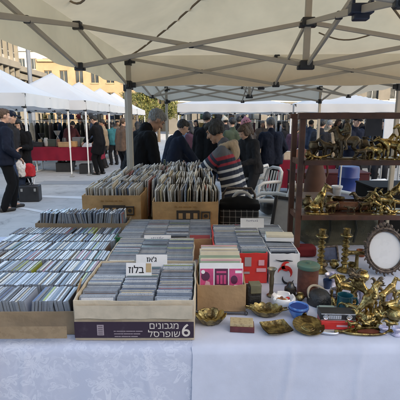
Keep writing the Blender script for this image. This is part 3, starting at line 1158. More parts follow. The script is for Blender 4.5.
def lprow(x0, x1, y, z, label, group, seed):
    rg = random.Random(seed)
    x, lean, run = x0, 0, 0
    while x < x1:
        if run <= 0:
            lean = rg.uniform(-4.5, 4.5)
            run = rg.randint(4, 11)
        run -= 1
        up = rg.uniform(0, .014) if rg.random() < .88 else rg.uniform(.015, .04)
        M = Matrix.Translation((x, y + rg.uniform(-.012, .012), z + up)) @ Matrix.Rotation(R(lean + rg.uniform(-1.5, 1.5)), 4, 'Y') @ Matrix.Rotation(R(90 + rg.uniform(-4, 4)), 4, 'Z')
        stock('lp', M, label, group)
        x += .0105 + rg.uniform(0, .004)
for r in range(5):
    lprow(-.335, .122, 2.935 + .16 + r * .328, .812 + (.012 * r), f'worn record sleeve in the {ORD[r]} row from the front of the righthand crates', f'records of the {ORD[r]} righthand row', 40 + r)
for r in range(4):
    lprow((-.875, -.87, -.86, -.66)[r], (-.47 if r == 0 else -.378), 3.03 + .16 + r * .335, .815 + .012 * r, f'worn record sleeve in the {ORD[r]} row from the front of the lefthand crates', f'records of the {ORD[r]} lefthand row', 60 + r)

def divider(label, s, px, py, y, w, h, size, z, tan=False):
    p = at(px, py, y)
    t = thing('divider_card', label, 'card', (p.x, y, z))
    mb = MB()
    M = Matrix.Rotation(R(-14), 4, 'X')
    mb.box((0, 0, h / 2), (w, .0012, h))
    mb.xf(M)
    mb.build('card', white_card, t, smooth=False)
    if s is None:                        # faint handwriting, too small to read
        mb = MB()
        for j in range(7):
            q = rng.uniform(.005, .014)
            mb.box((-.035 + .011 * j + rng.uniform(-.002, .002), -.0012, h - .022 + q / 2), (.0025, .001, q))
            mb.box((-.033 + .011 * j, -.0015, h - .013 - rng.uniform(0, .008)), (rng.uniform(.004, .009), .001, .002))
        mb.xf(M)
        mb.build('handwriting', mat('faded_ink', (.16, .17, .26), .6), t, smooth=False)
    else: text(s, size, ink, t, M @ Matrix.Translation((-.012 if tan else 0, -.001, h - size * 1.02)) @ FRONT, bold=.0005)
    if tan:
        mb = MB()
        mb.box((w / 2 - .014, -.0011, h - .022), (.024, .001, .04))
        mb.xf(M)
        mb.build('masking_tape', mat('masking_tape', (.45, .33, .18), .7), t, smooth=False)
divider('white card lettered in black Hebrew, taped at its right end, among the front CDs', 'זולב', 138, 279, 1.665, .115, .165, .044, TT + .055, True)
divider('white card with a short Hebrew word, just behind the taped card', "זא'ג", 151, 268, 1.80, .15, .158, .034, TT + .055)
divider('wide white card standing at the front of the lime-labelled carton', None, 157, 243, 2.26, .16, .165, .026, TT + .01)

# ------------------------------------------------------------------ the box of pink picture sleeves
p0, p1 = onz(196, 313, TT), onz(245, 311, TT)
sing = carton('sleeve_box', 'small brown carton of picture sleeves with pink covers at the front', 'cardboard box', -.012, .205, 1.665, 2.02, .125, cardboard, seed=6)
pink = mat('pink_print', (.55, .07, .2), .35, var=.2, scale=35, coat=.4)
pink_pale = mat('pale_pink_print', (.68, .38, .44), .35, coat=.4)
plum = mat('plum_print', (.10, .02, .06), .35, coat=.4)
cream_paper = mat('cream_paper', (.64, .58, .45), .7, var=.1, scale=12)
def sleeve(label, y, z, m, w=.198, lean=-8, x=.097, h=.185):
    mb = MB()
    mb.box((0, 0, h / 2), (w, .003, h))
    mb.xf(Matrix.Rotation(R(lean), 4, 'X'))
    return mb.build('picture_sleeve', m, None, (x, y, z), smooth=False, bevel=.0006, label=label, cat='record sleeve')
s0 = sleeve('pink and plum picture sleeve with three panels, foremost in its carton', 1.693, TT + .012, white_card, lean=-9, h=.198)
M = Matrix.Rotation(R(-9), 4, 'X')
for k in range(3):
    mb = MB()
    x = -.066 + .066 * k
    mb.box((x, -.0021, .125), (.06, .0012, .095), mi=0)
    mb.box((x, -.0021, .066), (.06, .0012, .018), mi=2)
    if k == 0:
        mb.prism([(math.cos(i * .5236) * .02 + x - .006, math.sin(i * .5236) * .021 + .138) for i in range(12)], .001, Matrix.Translation((0, -.0027, 0)) @ FRONT, mi=2)
        mb.prism([(x - .012, .085), (x + .02, .085), (x + .012, .112), (x - .004, .118)], .001, Matrix.Translation((0, -.0029, 0)) @ FRONT, mi=1)
        mb.prism([(math.cos(i * .5236) * .009 + x - .017, math.sin(i * .5236) * .009 + .158) for i in range(12)], .001, Matrix.Translation((0, -.0033, 0)) @ FRONT, mi=3)
    elif k == 1:
        for j in range(3):
            mb.box((x - .016 + .016 * j, -.0029, .123), (.011, .001, .04), mi=1)
        mb.box((x, -.0029, .092), (.044, .001, .009), mi=3)
        mb.box((x, -.0029, .157), (.044, .001, .009), mi=1)
    else:
        mb.prism([(math.cos(i * .5236) * .016 + x - .008, math.sin(i * .5236) * .02 + .122) for i in range(12)], .001, Matrix.Translation((0, -.0027, 0)) @ FRONT, mi=2)
        mb.box((x + .012, -.0029, .158), (.03, .001, .012), mi=3)
        mb.box((x + .008, -.0029, .095), (.032, .001, .006), mi=3)
    mb.xf(M)
    mb.build('printed_panel', [[pink, pink_pale, plum, white_card], [plum, pink, plum, pink_pale], [pink, pink_pale, plum, white_card]][k], s0, smooth=False)
sp = [cream_paper, white_card, cream_paper, pink_pale, cardboard_pale, mat('faded_green_card', (.3, .38, .28), .7), mat('grey_card', (.4, .4, .42), .7)]
for k in range(16):
    o = sleeve('pale card sleeve standing behind the pink one in the small carton', 1.715 + k * .0185, TT + .010 + rng.uniform(0, .012), sp[(k * 5 + k // 3) % 7], lean=-9 + rng.uniform(-2, 2), w=.19 + rng.uniform(-.01, .008), x=.097 + rng.uniform(-.004, .004), h=.188)
    o['group'] = 'pale sleeves behind the pink one'

# ------------------------------------------------------------------ the two CD boxes further right
red_card = mat('red_card', (.62, .035, .03), .4, var=.15, scale=18, coat=.2)
rb = carton('cd_box', 'bright red carton of CDs behind the pink picture sleeves', 'cardboard box', .078, .352, 1.985, 2.56, .165, red_card, seed=7)
for (x, z, w_, h_, mi) in ((.035, .12, .035, .05, 0), (.105, .115, .03, .03, 1), (.105, .075, .05, .02, 1), (.03, .06, .03, .012, 0)):
    mb = MB()
    mb.box((x, -.2945, z), (w_, .001, h_))
    mb.build('printed_label', [mat('grey_print', (.35, .3, .33), .5), pink_pale][mi], rb, smooth=False)
wb = carton('cd_box', 'white carton with a red and black print, full of CDs beside the rack', 'cardboard box', .362, .518, 1.975, 2.56, .165, white_card, seed=8)
mb = MB()
def stroke(pts, w, mi):
    n = len(pts)
    L, Rr = [], []
    for k in range(n):
        a, b = V((*pts[max(0, k - 1)], 0)), V((*pts[min(n - 1, k + 1)], 0))
        d = (b - a).normalized()
        q = w * math.sin(math.pi * (k + .35) / (n - .3))
        L.append((pts[k][0] - d.y * q, pts[k][1] + d.x * q)); Rr.append((pts[k][0] + d.y * q, pts[k][1] - d.x * q))
    mb.prism(L + Rr[::-1], .0007 + .0002 * mi, Matrix.Translation((0, -.3015, 0)) @ FRONT, mi=mi)
arc = lambda cx, cz, r, a0, a1, n=10: [(cx + r * math.cos(R(a0 + (a1 - a0) * k / n)), cz + r * math.sin(R(a0 + (a1 - a0) * k / n))) for k in range(n + 1)]
stroke(arc(0, .06, .035, -30, 170), .010, 0)
stroke(arc(.012, .10, .022, 60, 300), .009, 0)
stroke([(-.05, .135), (-.02, .128), (.01, .132), (.04, .128)], .004, 1)
stroke(arc(.02, .035, .03, 160, 340), .006, 1)
mb.build('printed_picture', [red_card, ink], wb, smooth=False)
for c in range(2):
    column(.086 + .0685 + c * .133, 2.005, 2.53, TT + .045, f'plastic CD case in the {("left", "right")[c]} column of the red carton', f'CDs in the {("left", "right")[c]} column of the red carton')
column(.44, 1.995, 2.53, TT + .045, 'plastic CD case filed in the white carton beside the rack', 'CDs in the white carton')
o = divider('white paper sign standing among the CDs of the red carton', None, 252, 238, 2.47, .15, .075, .022, TT + .155)
mb = MB()
mb.box((0, 0, .012), (.155, .07, .022), mi=0)
mb.box((0, -.002, .032), (.15, .068, .016), mi=1)
mb.build('book_pile', [white_card, cream_paper], None, onz(279, 240, TT + .175), R(-4), bevel=.002, label='white book with a cream one on it lying on the CDs by the rack', cat='books')
# ------------------------------------------------------------------ small things on the plain white cloth
def tz(px, py): return onz(px, py, TT)
def one(name, label, cat, p, mb, m, rz=0., group=None, **k):
    return mb.build(name, m, None, p, rz, label=label, cat=cat, group=group, **k)

def dish_wob(lobes, amp, lift, ex=1., ey=1.):
    def f(r, z, a, t):
        k = max(0., r / .5)
        return r * (1 + amp * math.cos(lobes * a) * min(1, r / .03)), z + lift * abs(math.cos(lobes * a / 2)) * min(1, (r / .06) ** 2)
    return f
def stretch(mb, x, y): mb.xf(Matrix.Diagonal((x, y, 1, 1))); return mb
DISH = [(.0, .004), (.02, .003), (.03, .0), (.045, .004), (.062, .016), (.066, .020), (.064, .0205), (.058, .0165), (.043, .0075), (.03, .0055), (.0, .0065)]

# scallop shell dish
p = tz(211, 323)
t = thing('shell_dish', 'brass scallop shell dish with fluted rim beside the small brown carton', 'dish', p, R(8))
mb = MB()
mb.lathe([(r, z * 1.55) for r, z in DISH], n=72, wob=dish_wob(11, .035, .011))
stretch(mb, 1.0, .82).build('bowl', brass, t)
mb = MB()
mb.ell((0, .055, .03), (.018, .008, .008))
for k in (-1, 1): mb.tube([(0, .055, .03), (.02 * k, .06, .036), (.038 * k, .05, .036)], [.005, .006, .003], n=6)
mb.build('hinge_knob', brass, t)
# leaf dish
p = tz(266, 315)
t = thing('leaf_dish', 'oval brass leaf dish with crimped rim and two small handles', 'dish', p, R(-6))
mb = MB()
mb.lathe([(r * 1.02, z * 1.5) for r, z in DISH], n=80, wob=dish_wob(14, .045, .007))
stretch(mb, 1.12, .78).build('bowl', brass, t)
for sx in (-1, 1):
    mb = MB()
    mb.tube([(sx * .066, -.012, .03), (sx * .088, -.009, .035), (sx * .09, .009, .035), (sx * .066, .012, .03)], .0035, n=7)
    mb.build('handle', brass, t)
# square dish
p = tz(276, 331)
t = thing('square_dish', 'flat square brass dish with turned-up edges at the cloth edge', 'dish', p, R(14))
mb = MB()
def sq(u, v, th=0):
    a, b = u * 2 - 1, v * 2 - 1
    e = max(abs(a), abs(b))
    z = .005 + .014 * max(0, (e - .6) / .4) ** 1.5 + .004 * abs(a * b)
    return (a * .057 * (1 - .05 * b * b), b * .05 * (1 - .05 * a * a), z - th)
mb.grid(lambda u, v: sq(u, v), 18, 18)
mb.grid(lambda u, v: sq(u, v, .003), 18, 18)
mb.build('tray', brass, t, recalc=False)
mb = MB()
mb.lathe([(0, 0), (.03, 0), (.028, .0045), (0, .0045)], (0, 0, 0), 20)
mb.build('foot_ring', brass, t)
# round dish with stub
p = tz(308, 329)
t = thing('round_dish', 'round engraved brass dish with a knob at its far rim, right of the square one', 'dish', p, R(0))
mb = MB()
mb.lathe([(0, .01), (.02, .008), (.03, .002), (.05, .01), (.0625, .018), (.064, .021), (.061, .021), (.05, .015), (.03, .012), (.028, .014), (.022, .013), (.02, .015), (0, .016)], n=40)
mb.xf(Matrix.Rotation(R(9), 4, 'X'))
mb.build('plate', brass, t)
mb = MB()
mb.cone((0, .058, .03), (0, .085, .036), .010, .012, 14)
mb.ell((0, .087, .037), (.013, .006, .012))
mb.build('knob', brass_bright, t)
# matchbox stack
p = tz(242, 329)
t = thing('card_deck', 'small dark red box with worn cream lid between the brass dishes', 'box', p, R(-5))
mb = MB(); mb.box((0, 0, .011), (.098, .058, .022)); mb.build('box', mat('maroon_card', (.11, .025, .03), .5, var=.3, scale=60), t, bevel=.001)
mb = MB(); mb.box((-.002, .004, .0285), (.094, .056, .013)); mb.build('lid', mat('worn_cream_card', (.46, .36, .20), .6, var=.3, scale=60, c2=(.2, .12, .06), c2amt=(.5, .75)), t, bevel=.0012)
# rod
p0, p1 = tz(196, 313.5), tz(246, 315)
mb = MB()
d = p1 - p0
mb.tube([(0, 0, .008), d * .5 + V((0, 0, .008)), d + V((0, 0, .008))], [.006, .007, .005], n=10)
mb.ell((0, 0, .009), .0095); mb.ell(d + V((0, 0, .008)), .0085)
one('metal_rod', 'thin dark metal rod lying in front of the small brown carton', 'rod', p0, mb, mat('gunmetal', (.10, .10, .11), .35, .8))
# ashtray
p = tz(283, 305)
t = thing('ashtray', 'round white ceramic ashtray holding small red and brown bits', 'ashtray', p)
mb = MB()
mb.lathe([(0, .004), (.045, 0), (.054, .006), (.057, .024), (.055, .042), (.05, .048), (.044, .046), (.041, .03), (.036, .024), (0, .022)], n=48, wob=lambda r, z, a, tt: (r, z - (.010 if z > .04 and abs(math.sin(a * 2 + .4)) > .93 else 0)))
mb.build('bowl', mat('white_glaze', (.78, .77, .76), .18, var=.04, coat=.5), t)
for k, (x, y, m, s) in enumerate(((-.02, .0, 'amber_bead', (.35, .13, .02)), (-.005, .012, 'brown_bead', (.16, .06, .03)), (.012, -.004, 'cream_bead', (.6, .5, .4)), (.022, .008, 'red_bead', (.55, .02, .02)), (-.012, -.014, 'brown_bead', 0), (.002, -.01, 'amber_bead', 0))):
    mb = MB()
    mb.ell((0, 0, 0), (.011, .008, .007), rot=(0, 0, k * 1.1))
    one('bead', 'small coloured bead lying in the white ashtray', 'bead', p + V((x, y, .03)), mb, mat(m, s if s else (.3, .2, .1), .3), group='beads in the white ashtray')
# blue bowl
p = tz(298, 317)
t = thing('blue_bowl', 'small bright blue glass bowl with wavy darker rim', 'bowl', p)
mb = MB()
mb.lathe([(0, .003), (.022, 0), (.028, .005), (.04, .028), (.0435, .05), (.041, .056), (.037, .052), (.034, .03), (.022, .012), (0, .010)], n=44, wob=lambda r, z, a, tt: (r * (1 + .03 * math.cos(4 * a) * tt), z))
mb.build('bowl', mat('blue_glass_glaze', (.05, .16, .5), .14, var=.35, scale=28, coat=.6, c2=(.18, .33, .62), c2amt=(.45, .65)), t)
mb = MB()
mb.lathe([(.0415, .040), (.0445, .043), (.0445, .047), (.042, .05)], n=44)
mb.build('rim_band', mat('navy_glaze', (.02, .05, .22), .2), t)
# dark dome with beige band
p = tz(319, 303)
t = thing('leather_hat', 'black leather hat with a beige band, lying on the cloth', 'hat', p, R(15))
mb = MB()
mb.lathe([(0, .068), (.02, .066), (.04, .056), (.052, .04), (.056, .02), (.056, .002), (.05, .002), (.048, .02), (.04, .04), (0, .055)], n=36, wob=lambda r, z, a, tt: (r * (1 + .04 * math.sin(5 * a) * (z / .07)), z))
mb.build('crown', mat('black_leather', (.02, .02, .021), .4, var=.3, scale=40, bump=.3, bscale=90), t)
mb = MB()
pts = [(.058 * math.cos(a) * math.cos(.55), .058 * math.sin(a), .03 + .058 * math.cos(a) * .0 + .034 * max(0, math.sin(a)) ) for a in [math.pi * k / 14 for k in range(15)]]
mb.tube(pts, .006, n=6)
mb.build('band', mat('beige_cloth', (.42, .36, .27), .8), t)
p = tz(327, 312)
mb = MB(); mb.box((0, 0, .009), (.082, .05, .018)); mb.box((0, 0, .021), (.07, .04, .006))
one('soap_dish', 'pale green block behind the red radio box', 'block', p, mb, mat('pale_green_plastic', (.34, .42, .38), .4), rz=R(-4), bevel=.003)
# red box with the little radio on top
p = tz(337, 328)
t = thing('red_box', 'flat red cardboard box carrying a black pocket radio', 'box', p + V((0, .025, 0)), R(-3))
mb = MB(); mb.box((0, 0, .0165), (.132, .075, .033)); mb.build('box', red_card, t, bevel=.0012)
mb = MB(); mb.box((.02, -.0382, .016), (.05, .0012, .008)); mb.build('printed_mark', pink_pale, t, smooth=False)
t = thing('pocket_radio', 'black and silver pocket radio lying on the red box', 'radio', p + V((.002, .027, .0335)), R(-3))
mb = MB(); mb.box((0, 0, .016), (.142, .06, .032)); mb.build('body', black_plastic, t, bevel=.003)
silver = mat('silver_trim', (.62, .62, .63), .25, .9)
for nm, c, s in (('trim', (0, -.0305, .0295), (.138, .0015, .004)), ('trim', (0, -.0305, .003), (.138, .0015, .003)), ('dial', (-.012, -.0306, .016), (.05, .0015, .016))):
    mb = MB(); mb.box(c, s); mb.build(nm, silver, t, smooth=False)
for sx in (-.05, .045):
    mb = MB()
    M3 = Matrix.Rotation(R(90), 3, 'X')
    mb.lathe([(.012, 0), (.012, .002), (.009, .003), (.007, .001)], (sx, -.031, .016), 20, M3)
    mb.build('speaker_ring', silver, t)
mb = MB()
for k in range(5): mb.box((-.03 + .009 * k, -.0318, .016), (.0012, .001, .012))
mb.build('dial_marks', black_plastic, t, smooth=False)
# teal mug
p = tz(344, 311)
t = thing('teal_mug', 'dark teal mug standing behind the red box', 'mug', p)
mb = MB()
mb.lathe([(0, .003), (.03, 0), (.034, .004), (.034, .074), (.0355, .078), (.032, .078), (.030, .072), (.030, .01), (0, .008)], n=36)
mb.build('body', mat('teal_glaze', (.012, .085, .11), .22, var=.25, coat=.4), t)
mb = MB(); mb.tube([(.033, 0, .06), (.052, 0, .062), (.058, 0, .042), (.05, 0, .02), (.033, 0, .018)], .005, n=8)
mb.build('handle', mat('teal_glaze', (.012, .085, .11), .22), t)
# tall trumpet vase, black case, dark tins behind
p = tz(271, 296)
mb = MB()
mb.lathe([(0, .0), (.02, 0), (.022, .006), (.012, .014), (.009, .03), (.011, .06), (.012, .09), (.010, .105), (.014, .125), (.022, .14), (.024, .142), (.02, .14), (.01, .12), (0, .118)], n=28)
one('bud_vase', 'slim tarnished brass trumpet vase in front of the white carton', 'vase', p, mb, mat('old_pewter_brass', (.24, .21, .15), .35, .9, var=.3, scale=25))
p = tz(253, 306)
t = thing('leather_case', 'upright black leather case with a beige flap beside the small brown carton', 'case', p, R(6))
mb = MB(); mb.box((0, 0, .052), (.068, .045, .104)); mb.build('body', mat('black_leather', (.02, .02, .021), .4), t, bevel=.008)
mb = MB(); mb.box((.006, -.002, .108), (.052, .05, .012)); mb.box((.006, -.0252, .09), (.05, .004, .036)); mb.build('flap', mat('olive_beige_leather', (.15, .14, .085), .5, var=.2, scale=30), t, bevel=.003)
mb = MB(); mb.box((0, -.0245, .045), (.05, .004, .03)); mb.build('pocket', mat('black_leather', (.02, .02, .021), .4), t, bevel=.002)
# dark cylindrical thing
p = tz(290, 297)
mb = MB()
mb.lathe([(0, 0), (.026, 0), (.028, .01), (.026, .028), (.03, .034), (.028, .05), (.02, .055), (.012, .075), (0, .078)], n=26)
one('pepper_mill', 'squat black wooden mill behind the white ashtray', 'mill', p, mb, mat('black_lacquer', (.018, .016, .015), .25, var=.3))
# big old tin with a green lid
p = tz(307, 293)
t = thing('old_tin', 'tall rusty red-brown tin with a verdigris green lid', 'tin', p)
mb = MB()
mb.lathe([(0, 0), (.05, 0), (.0515, .004), (.05, .008), (.05, .128), (.052, .132), (0, .132)], n=40)
mb.build('body', mat('rusty_tin', (.16, .055, .035), .5, var=.35, scale=14, c2=(.07, .04, .03), c2amt=(.4, .7), bump=.2, bscale=50), t)
mb = MB()
mb.lathe([(.0525, .1325), (.0545, .136), (.0545, .150), (.05, .154), (.035, .155), (.012, .156), (.012, .166), (0, .167)], n=40)
mb.build('lid', mat('verdigris', (.10, .19, .15), .55, .3, var=.25, scale=22, c2=(.17, .15, .09), c2amt=(.5, .8)), t)
# framed oval mirror
silver_dark = mat('blackened_frame', (.09, .07, .06), .4, .5, var=.5, scale=40, bump=.6, bscale=45)
p = at(383, 273, 2.12)
t = thing('oval_mirror', 'oval mirror in a dark ornate frame leaning by the brass figures', 'mirror', (p.x, 2.12, TT), R(0))
rx, rz_ = .105, .118
def tilt(mb): return mb.xf(Matrix.Translation((0, 0, .136)) @ Matrix.Rotation(R(-16), 4, 'X'))
mb = MB()
ring = lambda a, k=1.: (rx * k * math.cos(a), 0, rz_ * k * math.sin(a))
mb.tube([ring(2 * math.pi * k / 40) for k in range(40)], .010, n=8, closed=True)
mb.tube([V(ring(2 * math.pi * k / 40, .9)) + V((0, -.006, 0)) for k in range(40)], .005, n=6, closed=True)
tilt(mb); fr = mb.build('frame', silver_dark, t)
mb = MB()
for k in range(34):
    a = 2 * math.pi * k / 34
    q = V(ring(a, 1.07))
    mb.ell(q, (.008, .007, .008), u=8, v=6)
    if k % 2: mb.tube([q, q + V((math.cos(a) * .012, -.004, math.sin(a) * .012)), q + V((math.cos(a + .3) * .018, -.004, math.sin(a + .3) * .018))], [.006, .005, .002], n=5)
for k in range(5):
    a = math.pi / 2 + (k - 2) * .16
    mb.ell(ring(a, 1.22 - .03 * abs(k - 2)), (.011, .008, .014), u=8, v=6)
tilt(mb); mb.build('ornament', silver_dark, fr)
mb = MB()
mb.prism([(rx * .95 * math.cos(2 * math.pi * k / 40), rz_ * .95 * math.sin(2 * math.pi * k / 40)) for k in range(40)], .004, Matrix.Translation((0, .004, 0)) @ FRONT)
tilt(mb); mb.build('glass', mat('mirror_face', (.72, .73, .76), .25, .0, var=.03, scale=6, coat=.6), t)
mb = MB(); mb.bar((0, .03, .14), (0, .12, .003), .03, .006); mb.build('easel_leg', black_plastic, t)

# ------------------------------------------------------------------ cast figures
def quad(name, label, cat, p, rz, s, m, pose='stand', neck=45, horn=None, tail='long', bulk=1., voxel=None, group=None, base=True, head_s=1., trunk=False, mane=False, rear=0.):
    """A small cast animal, facing +X, s = height at the shoulder."""
    mb = MB()
    k = s
    B = bulk
    hip, sh = V((-.42 * k, 0, .86 * k)), V((.40 * k, 0, .92 * k))
    if pose == 'sit': hip, sh = V((-.30 * k, 0, .30 * k)), V((.18 * k, 0, .95 * k))
    if pose == 'lie': hip, sh = V((-.42 * k, 0, .30 * k)), V((.38 * k, 0, .38 * k))
    if rear: 
        sh = hip + Matrix.Rotation(R(-rear), 3, 'Y') @ (sh - hip)
    mid = (hip + sh) / 2 + V((0, 0, -.05 * k))
    mb.chain([hip, mid, sh], [.20 * k * B, .19 * k * B, .225 * k * B])
    n1 = sh + V((math.cos(R(neck)), 0, math.sin(R(neck)))) * .50 * k
    mb.chain([sh + V((.06 * k, 0, .05 * k)), n1], [.17 * k * B, .095 * k * B])
    hd = n1 + V((.07 * k, 0, .05 * k)) * head_s
    nose = hd + V((.23 * k, 0, -.13 * k)) * head_s
    mb.chain([hd, hd + (nose - hd) * .5, nose], [.115 * k * head_s, .092 * k * head_s, .068 * k * head_s])
    for sy in (-1, 1):
        if trunk: mb.ell(hd + V((-.06 * k, sy * .16 * k, -.03 * k)), (.12 * k, .03 * k, .16 * k), rot=(0, 0, sy * -.5), u=10, v=8)
        else: mb.cap(hd + V((-.03 * k, sy * .06 * k, .07 * k)), hd + V((-.1 * k, sy * .12 * k, .19 * k)), .04 * k, .016 * k, 8)
        if horn == 'curved': mb.chain([hd + V((0, sy * .04 * k, .09 * k)), hd + V((-.06 * k, sy * .09 * k, .28 * k)), hd + V((-.22 * k, sy * .13 * k, .36 * k)), hd + V((-.34 * k, sy * .14 * k, .28 * k))], [.035 * k, .03 * k, .024 * k, .014 * k])
        if horn == 'antler':
            a = [hd + V((0, sy * .04 * k, .08 * k)), hd + V((-.08 * k, sy * .14 * k, .28 * k)), hd + V((0, sy * .22 * k, .48 * k))]
            mb.chain(a, [.028 * k, .024 * k, .016 * k])
            mb.cap(a[1], a[1] + V((.16 * k, sy * .04 * k, .12 * k)), .02 * k, .013 * k, 8)
            mb.cap(a[1], a[1] + V((-.14 * k, sy * .06 * k, .1 * k)), .02 * k, .013 * k, 8)
        if horn == 'bull': mb.chain([hd + V((0, sy * .08 * k, .06 * k)), hd + V((.02 * k, sy * .22 * k, .1 * k)), hd + V((.08 * k, sy * .26 * k, .22 * k))], [.04 * k, .032 * k, .012 * k])
        # hind leg: knee forward, hock back
        w = .13 * k * B
        if pose == 'sit':
            mb.chain([hip + V((0, sy * w, 0)), V((-.02 * k, sy * w * 1.4, .30 * k)), V((-.2 * k, sy * w * 1.3, .08 * k)), V((.06 * k, sy * w * 1.3, .05 * k))], [.17 * k, .12 * k, .06 * k, .05 * k])
            mb.chain([sh + V((0, sy * w, -.1 * k)), V((.2 * k, sy * w, .5 * k)), V((.22 * k, sy * w, .06 * k)), V((.30 * k, sy * w, .04 * k))], [.12 * k, .075 * k, .05 * k, .05 * k])
        elif pose == 'lie':
            mb.chain([hip + V((0, sy * w, 0)), V((-.1 * k, sy * w * 1.7, .2 * k)), V((-.34 * k, sy * w * 1.6, .07 * k)), V((-.02 * k, sy * w * 1.6, .05 * k))], [.17 * k, .11 * k, .055 * k, .045 * k])
            mb.chain([sh + V((0, sy * w, -.1 * k)), V((.24 * k, sy * w * 1.4, .12 * k)), V((.60 * k, sy * w * 1.2, .06 * k))], [.12 * k, .075 * k, .045 * k])
        else:
            st = .07 * k * sy
            mb.chain([hip + V((0, sy * w, -.02 * k)), V((-.33 * k + st, sy * w, .55 * k)), V((-.50 * k + st, sy * w, .30 * k)), V((-.45 * k + st, sy * w, .04 * k)), V((-.39 * k + st, sy * w, .03 * k))], [.16 * k * B, .10 * k * B, .055 * k * B, .045 * k * B, .05 * k * B])
            if rear: mb.chain([sh + V((0, sy * w, -.08 * k)), sh + V((.26 * k, sy * w, -.22 * k + st)), sh + V((.22 * k, sy * w, -.5 * k + st))], [.12 * k * B, .07 * k * B, .04 * k * B])
            else: mb.chain([sh + V((0, sy * w, -.08 * k)), V((.40 * k - st, sy * w, .45 * k)), V((.40 * k - st, sy * w, .04 * k)), V((.46 * k - st, sy * w, .03 * k))], [.13 * k * B, .07 * k * B, .045 * k * B, .05 * k * B])
    if trunk:
        mb.chain([nose, nose + V((.10 * k, 0, -.2 * k)), nose + V((.12 * k, 0, -.45 * k)), nose + V((.26 * k, 0, -.5 * k))], [.07 * k, .055 * k, .045 * k, .035 * k])
        for sy in (-1, 1): mb.chain([hd + V((.1 * k, sy * .08 * k, -.1 * k)), hd + V((.32 * k, sy * .1 * k, -.14 * k)), hd + V((.42 * k, sy * .1 * k, -.03 * k))], [.03 * k, .025 * k, .012 * k])
    if mane:
        for q in range(6):
            c = sh + (n1 - sh) * (q / 5) + V((-.08 * k, 0, .1 * k))
            mb.ell(c, (.07 * k, .04 * k, .12 * k), rot=(0, R(-20), 0), u=10, v=8)
    tb = hip + V((-.19 * k, 0, .06 * k))
    if tail == 'long': mb.chain([tb, tb + V((-.14 * k, 0, -.06 * k)), tb + V((-.2 * k, 0, -.34 * k if pose == 'stand' else -.12 * k))], [.05 * k, .045 * k, .03 * k])
    if tail == 'up': mb.chain([tb, tb + V((-.16 * k, 0, .12 * k)), tb + V((-.22 * k, 0, .32 * k))], [.05 * k, .045 * k, .03 * k])
    t = thing(name, label, cat, p, rz, group)
    lo = .0
    if base:
        b = MB()
        b.lathe([(0, -.0), (.62 * k, 0), (.62 * k, .05 * k), (.58 * k, .08 * k), (0, .08 * k)], n=28)
        stretch(b, 1.05, .5)
        b.build('base', m, t)
        lo = .065 * k
    blob('body', mb, voxel or max(.0018, .032 * k), m, t, (0, 0, lo), smooth=2)
    return t

def bird(name, label, p, rz, s, m, wings=1.0, neck='s', group=None):
    """A cast bird on a mound, facing +X."""
    mb = MB()
    k = s
    mb.chain([(-.18 * k, 0, .5 * k), (0, 0, .62 * k), (.14 * k, 0, .78 * k)], [.10 * k, .19 * k, .16 * k])
    mb.chain([(.14 * k, 0, .8 * k), (.20 * k, 0, 1.0 * k), (.28 * k, 0, 1.08 * k)], [.13 * k, .09 * k, .085 * k])
    mb.chain([(.30 * k, 0, 1.09 * k), (.40 * k, 0, 1.06 * k), (.44 * k, 0, .98 * k)], [.06 * k, .04 * k, .012 * k])
    mb.chain([(-.18 * k, 0, .5 * k), (-.42 * k, 0, .3 * k)], [.1 * k, .06 * k])
    for sy in (-1, 1):
        for q in range(5):
            a = R(20 + 17 * q)
            L = (.62 - .05 * q) * k * wings
            mb.chain([(.05 * k, sy * .14 * k, .78 * k), (-.05 * k - .3 * L * math.cos(a), sy * (.14 * k + .55 * L * math.cos(a * .6)), .78 * k + L * math.sin(a) * .7), (-.1 * k - .5 * L * math.cos(a), sy * (.14 * k + .75 * L * math.cos(a)), .78 * k + L * math.sin(a))], [.075 * k, .055 * k, .02 * k])
        mb.chain([(0, sy * .09 * k, .5 * k), (.03 * k, sy * .1 * k, .26 * k)], [.09 * k, .04 * k])
        for q in (-.4, 0, .4): mb.cap((.03 * k, sy * .1 * k, .25 * k), (.03 * k + .12 * k * math.cos(q), sy * .1 * k + .12 * k * math.sin(q), .2 * k), .03 * k, .015 * k, 8)
    t = thing(name, label, 'figurine', p, rz, group)
    b = MB()
    b.lathe([(0, 0), (.3 * k, 0), (.3 * k, .05 * k), (.22 * k, .12 * k), (.16 * k, .22 * k), (0, .24 * k)], n=24, wob=lambda r, z, a, tt: (r * (1 + .12 * math.sin(5 * a + z * 30)), z))
    b.build('base', m, t)
    blob('body', mb, max(.0018, .03 * k), m, t, smooth=2)
    return t

FIGG = 'brass figures crowded at the right end of the table'
bird('eagle_figurine', 'brass eagle with raised wings, tallest of the crowded table figures', tz(367, 320), R(20), .15, brass_bright)
bird('bird_figurine', 'small dark brass bird with wings half raised in front of the eagle', tz(357, 327), R(170), .07, brass, wings=.8)
bird('bird_figurine', 'small brass bird looking outwards at the right of the eagle', tz(379, 326), R(-30), .062, brass, wings=.7)
quad('horse_figurine', 'bright brass horse with arched neck behind the teal mug', 'figurine', tz(346, 302), R(170), .085, brass_bright, neck=62, mane=True)
quad('dog_figurine', 'little brass dog standing by the silver purse clasp', 'figurine', tz(352, 331), R(200), .036, brass, tail='up', neck=50)
quad('camel_figurine', 'dark brass ram with curled horns at the table corner', 'figurine', tz(388, 316), R(10), .062, brass, horn='curved')
quad('lion_figurine', 'brass lying lion below the mirror', 'figurine', tz(371, 330) + V((0, .03, 0)), R(15), .05, brass, pose='lie', mane=True)
